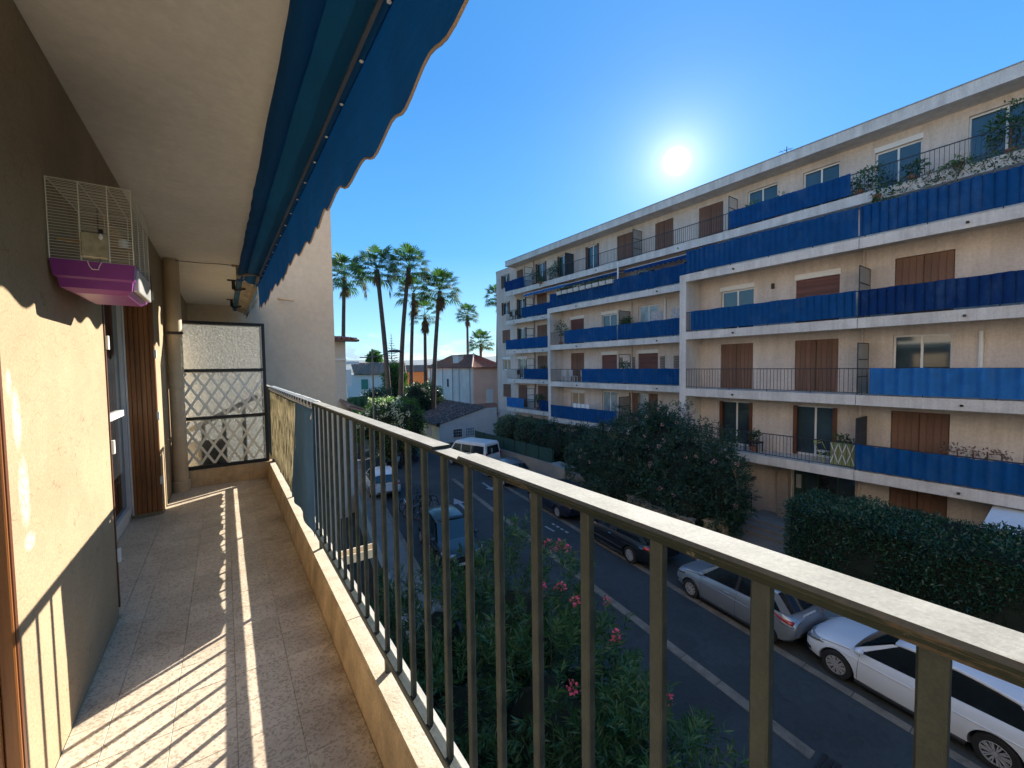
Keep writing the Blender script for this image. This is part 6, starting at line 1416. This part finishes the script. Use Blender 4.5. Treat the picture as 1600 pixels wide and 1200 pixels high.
hatch_belt = [(-2.1, .80), (-1.9, .96), (-1.2, .95), (0, .91), (.75, .89), (1.1, .87), (1.7, .78), (1.95, .70), (2.1, .56)]
P_white = paint('white car paint', (.62, .66, .72)); P_silver = paint('silver car paint', (.30, .33, .37), .55, .32); P_black = paint('black car paint', (.010, .011, .014)); P_dkblue = paint('dark blue black car paint', (.012, .016, .03)); P_grey = paint('grey car paint', (.12, .14, .17), .4)
car('hatchback_car', 'white five door hatchback parked nearest the camera, at the lower right', (12.27, 1.95, .006), A8, 4.15, 1.78, 1.45, P_white, hatch_belt, None, [(1.02, .88), (.30, 1.40), (-1.66, 1.33), (-2.0, 1.0)], 2.52, .315, 10)
sil_belt = [(-1.9, .82), (-1.7, .98), (-1.1, .98), (0, .95), (.7, .92), (1.05, .90), (1.5, .82), (1.75, .72), (1.9, .56)]
car('hatchback_car', 'silver three door hatchback with long red tail lights parked behind the white one', (12.62, 6.0, .006), A8, 3.80, 1.70, 1.50, P_silver, sil_belt, None, [(.95, .90), (.30, 1.43), (-1.42, 1.39), (-1.80, 1.0)], 2.38, .29, 9, plate='EP 406 LG', tail_tall=True, front_overhang=.72)
est_belt = [(-2.2, .80), (-2.0, .95), (-1.2, .95), (0, .92), (.8, .90), (1.2, .87), (1.8, .78), (2.05, .70), (2.2, .56)]
car('saloon_car', 'glossy black car with chrome door strips parked ahead of the silver hatchback', (13.30, 11.0, .006), A8, 4.35, 1.80, 1.47, P_black, est_belt, None, [(1.1, .88), (.35, 1.41), (-1.4, 1.38), (-1.98, 1.0)], 2.62, .32, 10, chrome=True)
car('saloon_car', 'black car parked in the shade of the oleanders, farther up the kerb', (14.15, 16.1, .006), A8, 4.3, 1.78, 1.46, P_dkblue, est_belt, None, [(1.1, .88), (.35, 1.40), (-1.4, 1.37), (-1.95, 1.0)], 2.6, .315, 8)
car('hatchback_car', 'small dark car with silvery roof parked just behind the white van', (15.0, 22.2, .006), A8, 3.9, 1.72, 1.46, P_grey, sil_belt, None, [(.95, .90), (.30, 1.40), (-1.42, 1.36), (-1.78, 1.0)], 2.4, .30, 8)
car('hatchback_car', 'dark blue black car facing the camera at the left kerb above the oleander', (7.25, 15.0, .006), A8+math.pi, 4.1, 1.76, 1.45, P_black, hatch_belt, None, [(1.02, .88), (.30, 1.40), (-1.66, 1.33), (-2.0, 1.0)], 2.5, .31, 8)
car('hatchback_car', 'pale blue white car at the far left kerb behind the bicycles', (7.6, 25.0, .006), A8, 4.0, 1.74, 1.45, P_white, hatch_belt, None, [(1.02, .88), (.30, 1.40), (-1.66, 1.33), (-2.0, 1.0)], 2.45, .31, 8)
# white van with lettering on the rear window
vn = thing('van', 'white delivery van with dark rear window at the end of the street', 'van', (15.25, 27.2, .006), math.pi/2+.33, local=True)
P_van = paint('white van paint', (.58, .60, .62)); vW = .92
vprof = [(-2.35, .35), (-2.40, .9), (-2.34, 1.15), (-2.22, 1.86), (-2.05, 1.96), (.9, 1.96), (1.2, 1.86), (1.75, 1.15), (2.25, .98), (2.42, .75), (2.42, .35)]
mb = MB(); n = len(vprof)
ys3 = [(-vW, .94), (-vW*.97, 1.0), (vW*.97, 1.0), (vW, .94)]
def vy(z, s_): return s_*(vW-(max(0, z-1.05)**1.3)*.12)
for z_, s_ in (('a', -1), ('b', 1)): pass
V = [(x, vy(z, -1), z) for x, z in vprof]+[(x, vy(z, 1), z) for x, z in vprof]
mb.add(V, [tuple(range(n-1, -1, -1)), tuple(range(n, 2*n))]+[(k_, (k_+1) % n, n+(k_+1) % n, n+k_) for k_ in range(n)])
bo = mb.build('body', P_van, vn); md = bo.modifiers.new('b', 'BEVEL'); md.width = .06; md.segments = 2; md.limit_method = 'ANGLE'
for x in (-1.5, 1.55):
    for s_ in (-1, 1):
        wheel(vn, x, s_*.86, .33, s_, .2, 7)
def vside(x0, x1, z0, z1, nm, m, s_, off=.012):
    MB().add([(x0, vy(z0, s_)+s_*off, z0), (x1, vy(z0, s_)+s_*off, z0), (x1 if x1 < 1 else x1-.35, vy(z1, s_)+s_*off, z1), (x0, vy(z1, s_)+s_*off, z1)], [(0, 1, 2, 3)]).build(nm, m, vn)
for s_ in (-1, 1):
    vside(-2.1, -.75, 1.15, 1.72, 'side_window', M_cglass, s_); vside(-.68, .35, 1.15, 1.72, 'side_window', M_cglass, s_); vside(.43, 1.5, 1.15, 1.72, 'side_window', M_cglass, s_)
    MB().cbox((1.15, s_*.93, 1.08), (1.30, s_*1.12, 1.32), .02).build('wing_mirror', M_trim, vn); MB().box((-2.43, s_*.80, .75), (-2.36, s_*.915, 1.25)).build('tail_light', M_red, vn)
    MB().box((-2.2, s_*.915, .42), (2.2, s_*.935, .52)).build('side_rub_strip', M_trim, vn)
rw_ = MB().add([(-2.375, -.72, 1.13), (-2.375, .72, 1.13), (-2.265, .66, 1.72), (-2.265, -.66, 1.72)], [(0, 1, 2, 3)]).build('rear_window', M_cglass, vn)
MB().add([(1.80, -.75, 1.16), (1.80, .75, 1.16), (1.30, .68, 1.80), (1.30, -.68, 1.80)], [(0, 1, 2, 3)]).build('windscreen', M_cglass, vn)
cu_ = bpy.data.curves.new('van_text', 'FONT'); cu_.body = 'JI'; cu_.size = .42; cu_.align_x = 'CENTER'; cu_.extrude = .002
to = bpy.data.objects.new('t', cu_); COL.objects.link(to); me = bpy.data.meshes.new_from_object(to.evaluated_get(bpy.context.evaluated_depsgraph_get())); bpy.data.objects.remove(to); me.materials.append(M_plate)
vn.scale = (.88, .95, 1)
lo = bpy.data.objects.new('lettering', me); COL.objects.link(lo); lo.parent = rw_; lo.rotation_euler = (R(80), 0, R(-90)); lo.location = (-2.37, .15, 1.24)
MB().cbox((-2.45, -.85, .36), (-2.36, .85, .52), .02).build('bumper', M_trim, vn); MB().cbox((-2.43, -.26, .60), (-2.405, .26, .71), .004).build('number_plate', M_plate, vn)
# two wheelers
def cyc_wheel(t, x, r, th=.022, spokes=14, rim=M_trim):
    pts = [(x+r*math.cos(a), 0, r+r*math.sin(a)) for a in np.linspace(0, 2*math.pi, 25)]; w = MB().tube(pts, th, 6, cap=False)
    w.build('wheel', M_tyre, t, smooth=True); sp_ = MB()
    for i in range(spokes): a = 2*math.pi*i/spokes; sp_.beam((x, 0, r), (x+r*math.cos(a), 0, r+r*math.sin(a)), .006, .006)
    sp_.lathe([(.035, -.04), (.035, .04)], (x, 0, r), 8, 'y'); sp_.build('spokes', M_rim, t)
def bicycle(label, pos, rz):
    t = thing('bicycle', label, 'bicycle', pos, rz, local=True, group='bicycles parked at the left kerb'); cyc_wheel(t, -.52, .34); cyc_wheel(t, .52, .34)
    f = MB(); 
    for p, q in (((-.52, 0, .34), (-.12, 0, .30)), ((-.12, 0, .30), (-.22, 0, .80)), ((-.22, 0, .80), (.34, 0, .82)), ((.34, 0, .82), (-.12, 0, .30)), ((-.52, 0, .34), (-.22, 0, .78)), ((.34, 0, .85), (.52, 0, .34))): f.tube([p, q], .018, 6)
    f.build('frame', M_dkmet, t); MB().tube([(.34, 0, .85), (.33, 0, 1.0), (.36, .25, 1.03), (.26, .30, 1.02)], .013, 6).tube([(.33, 0, 1.0), (.36, -.25, 1.03), (.26, -.30, 1.02)], .013, 6).build('handlebar', M_dkmet, t); MB().cbox((-.36, -.08, .88), (-.10, .08, .93), .02).build('saddle', M_trim, t)
    MB().box((-.85, -.12, .70), (-.42, .12, .72)).build('luggage_rack', M_dkmet, t)
for i, (x, y_, a) in enumerate(((8.05, 19.2, .3), (7.75, 19.7, .35), (8.25, 20.0, .15), (7.9, 20.6, .3))): bicycle(('nearest black bicycle in the rack at the left kerb', 'second black bicycle in the rack at the left kerb', 'third black bicycle in the rack at the left kerb', 'farthest black bicycle in the rack at the left kerb')[i], (x, y_, .006), a)
bs = thing('cycle_stand', 'steel hoop cycle stand by the bicycles on the left pavement', 'cycle stand', (7.2, 19.6, 0)); MB().tube([(7.1, 19.3, 0), (7.1, 19.3, .8), (7.2, 19.9, .85), (7.2, 20.0, 0)], .025, 8).build('hoop', M_rim, bs)
def scooter(label, pos, rz, col):
    t = thing('motor_scooter', label, 'scooter', pos, rz, local=True)
    for x in (-.62, .62): MB().lathe([(.13, -.05), (.21, -.055), (.235, -.03), (.235, .03), (.21, .055), (.13, .05)], (x, 0, .235), 20, 'y').build('wheel', M_tyre, t, smooth=True); MB().lathe([(.12, -.03), (.12, .03)], (x, 0, .235), 12, 'y').build('rim', M_rim, t)
    MB().prism([(-.85, .45), (-.80, .72), (-.25, .74), (-.15, .55), (-.12, .26), (.25, .24), (.30, .28), (-.02, .34), (-.05, .42), (-.45, .36)], -.14, .14, 'y').build('body', col, t)
    MB().prism([(.30, .24), (.42, .30), (.60, .85), (.52, 1.0), (.44, .95), (.33, .60)], -.17, .17, 'y').build('front_shield', col, t); MB().cbox((-.80, -.13, .725), (-.16, .13, .82), .03).build('seat', M_trim, t)
    MB().tube([(.62, 0, .235), (.50, 0, .95), (.46, 0, 1.05)], .025, 6).tube([(.44, -.33, 1.08), (.48, 0, 1.05), (.44, .33, 1.08)], .016, 6).build('steering', M_dkmet, t); MB().cbox((.56, -.07, .82), (.66, .07, .93), .02).build('headlight', M_lens, t)
    for s_ in (-1, 1): MB().tube([(.46, s_*.22, 1.07), (.48, s_*.26, 1.25)], .008, 5).lathe([(.045, s_*.0), (.045, .02)], (.48, s_*.27, 1.27), 10, 'x').build('mirror', M_dkmet, t)
    MB().cbox((-1.02, -.16, .80), (-.72, .16, 1.05), .04).build('top_box', M_trim, t)
scooter('black scooter, nearer of the two beyond the bicycles', (9.9, 29.3, .006), .4, P_black); scooter('dark scooter beside the garage, farther of the two', (11.6, 30.6, .006), .3, P_dkblue)
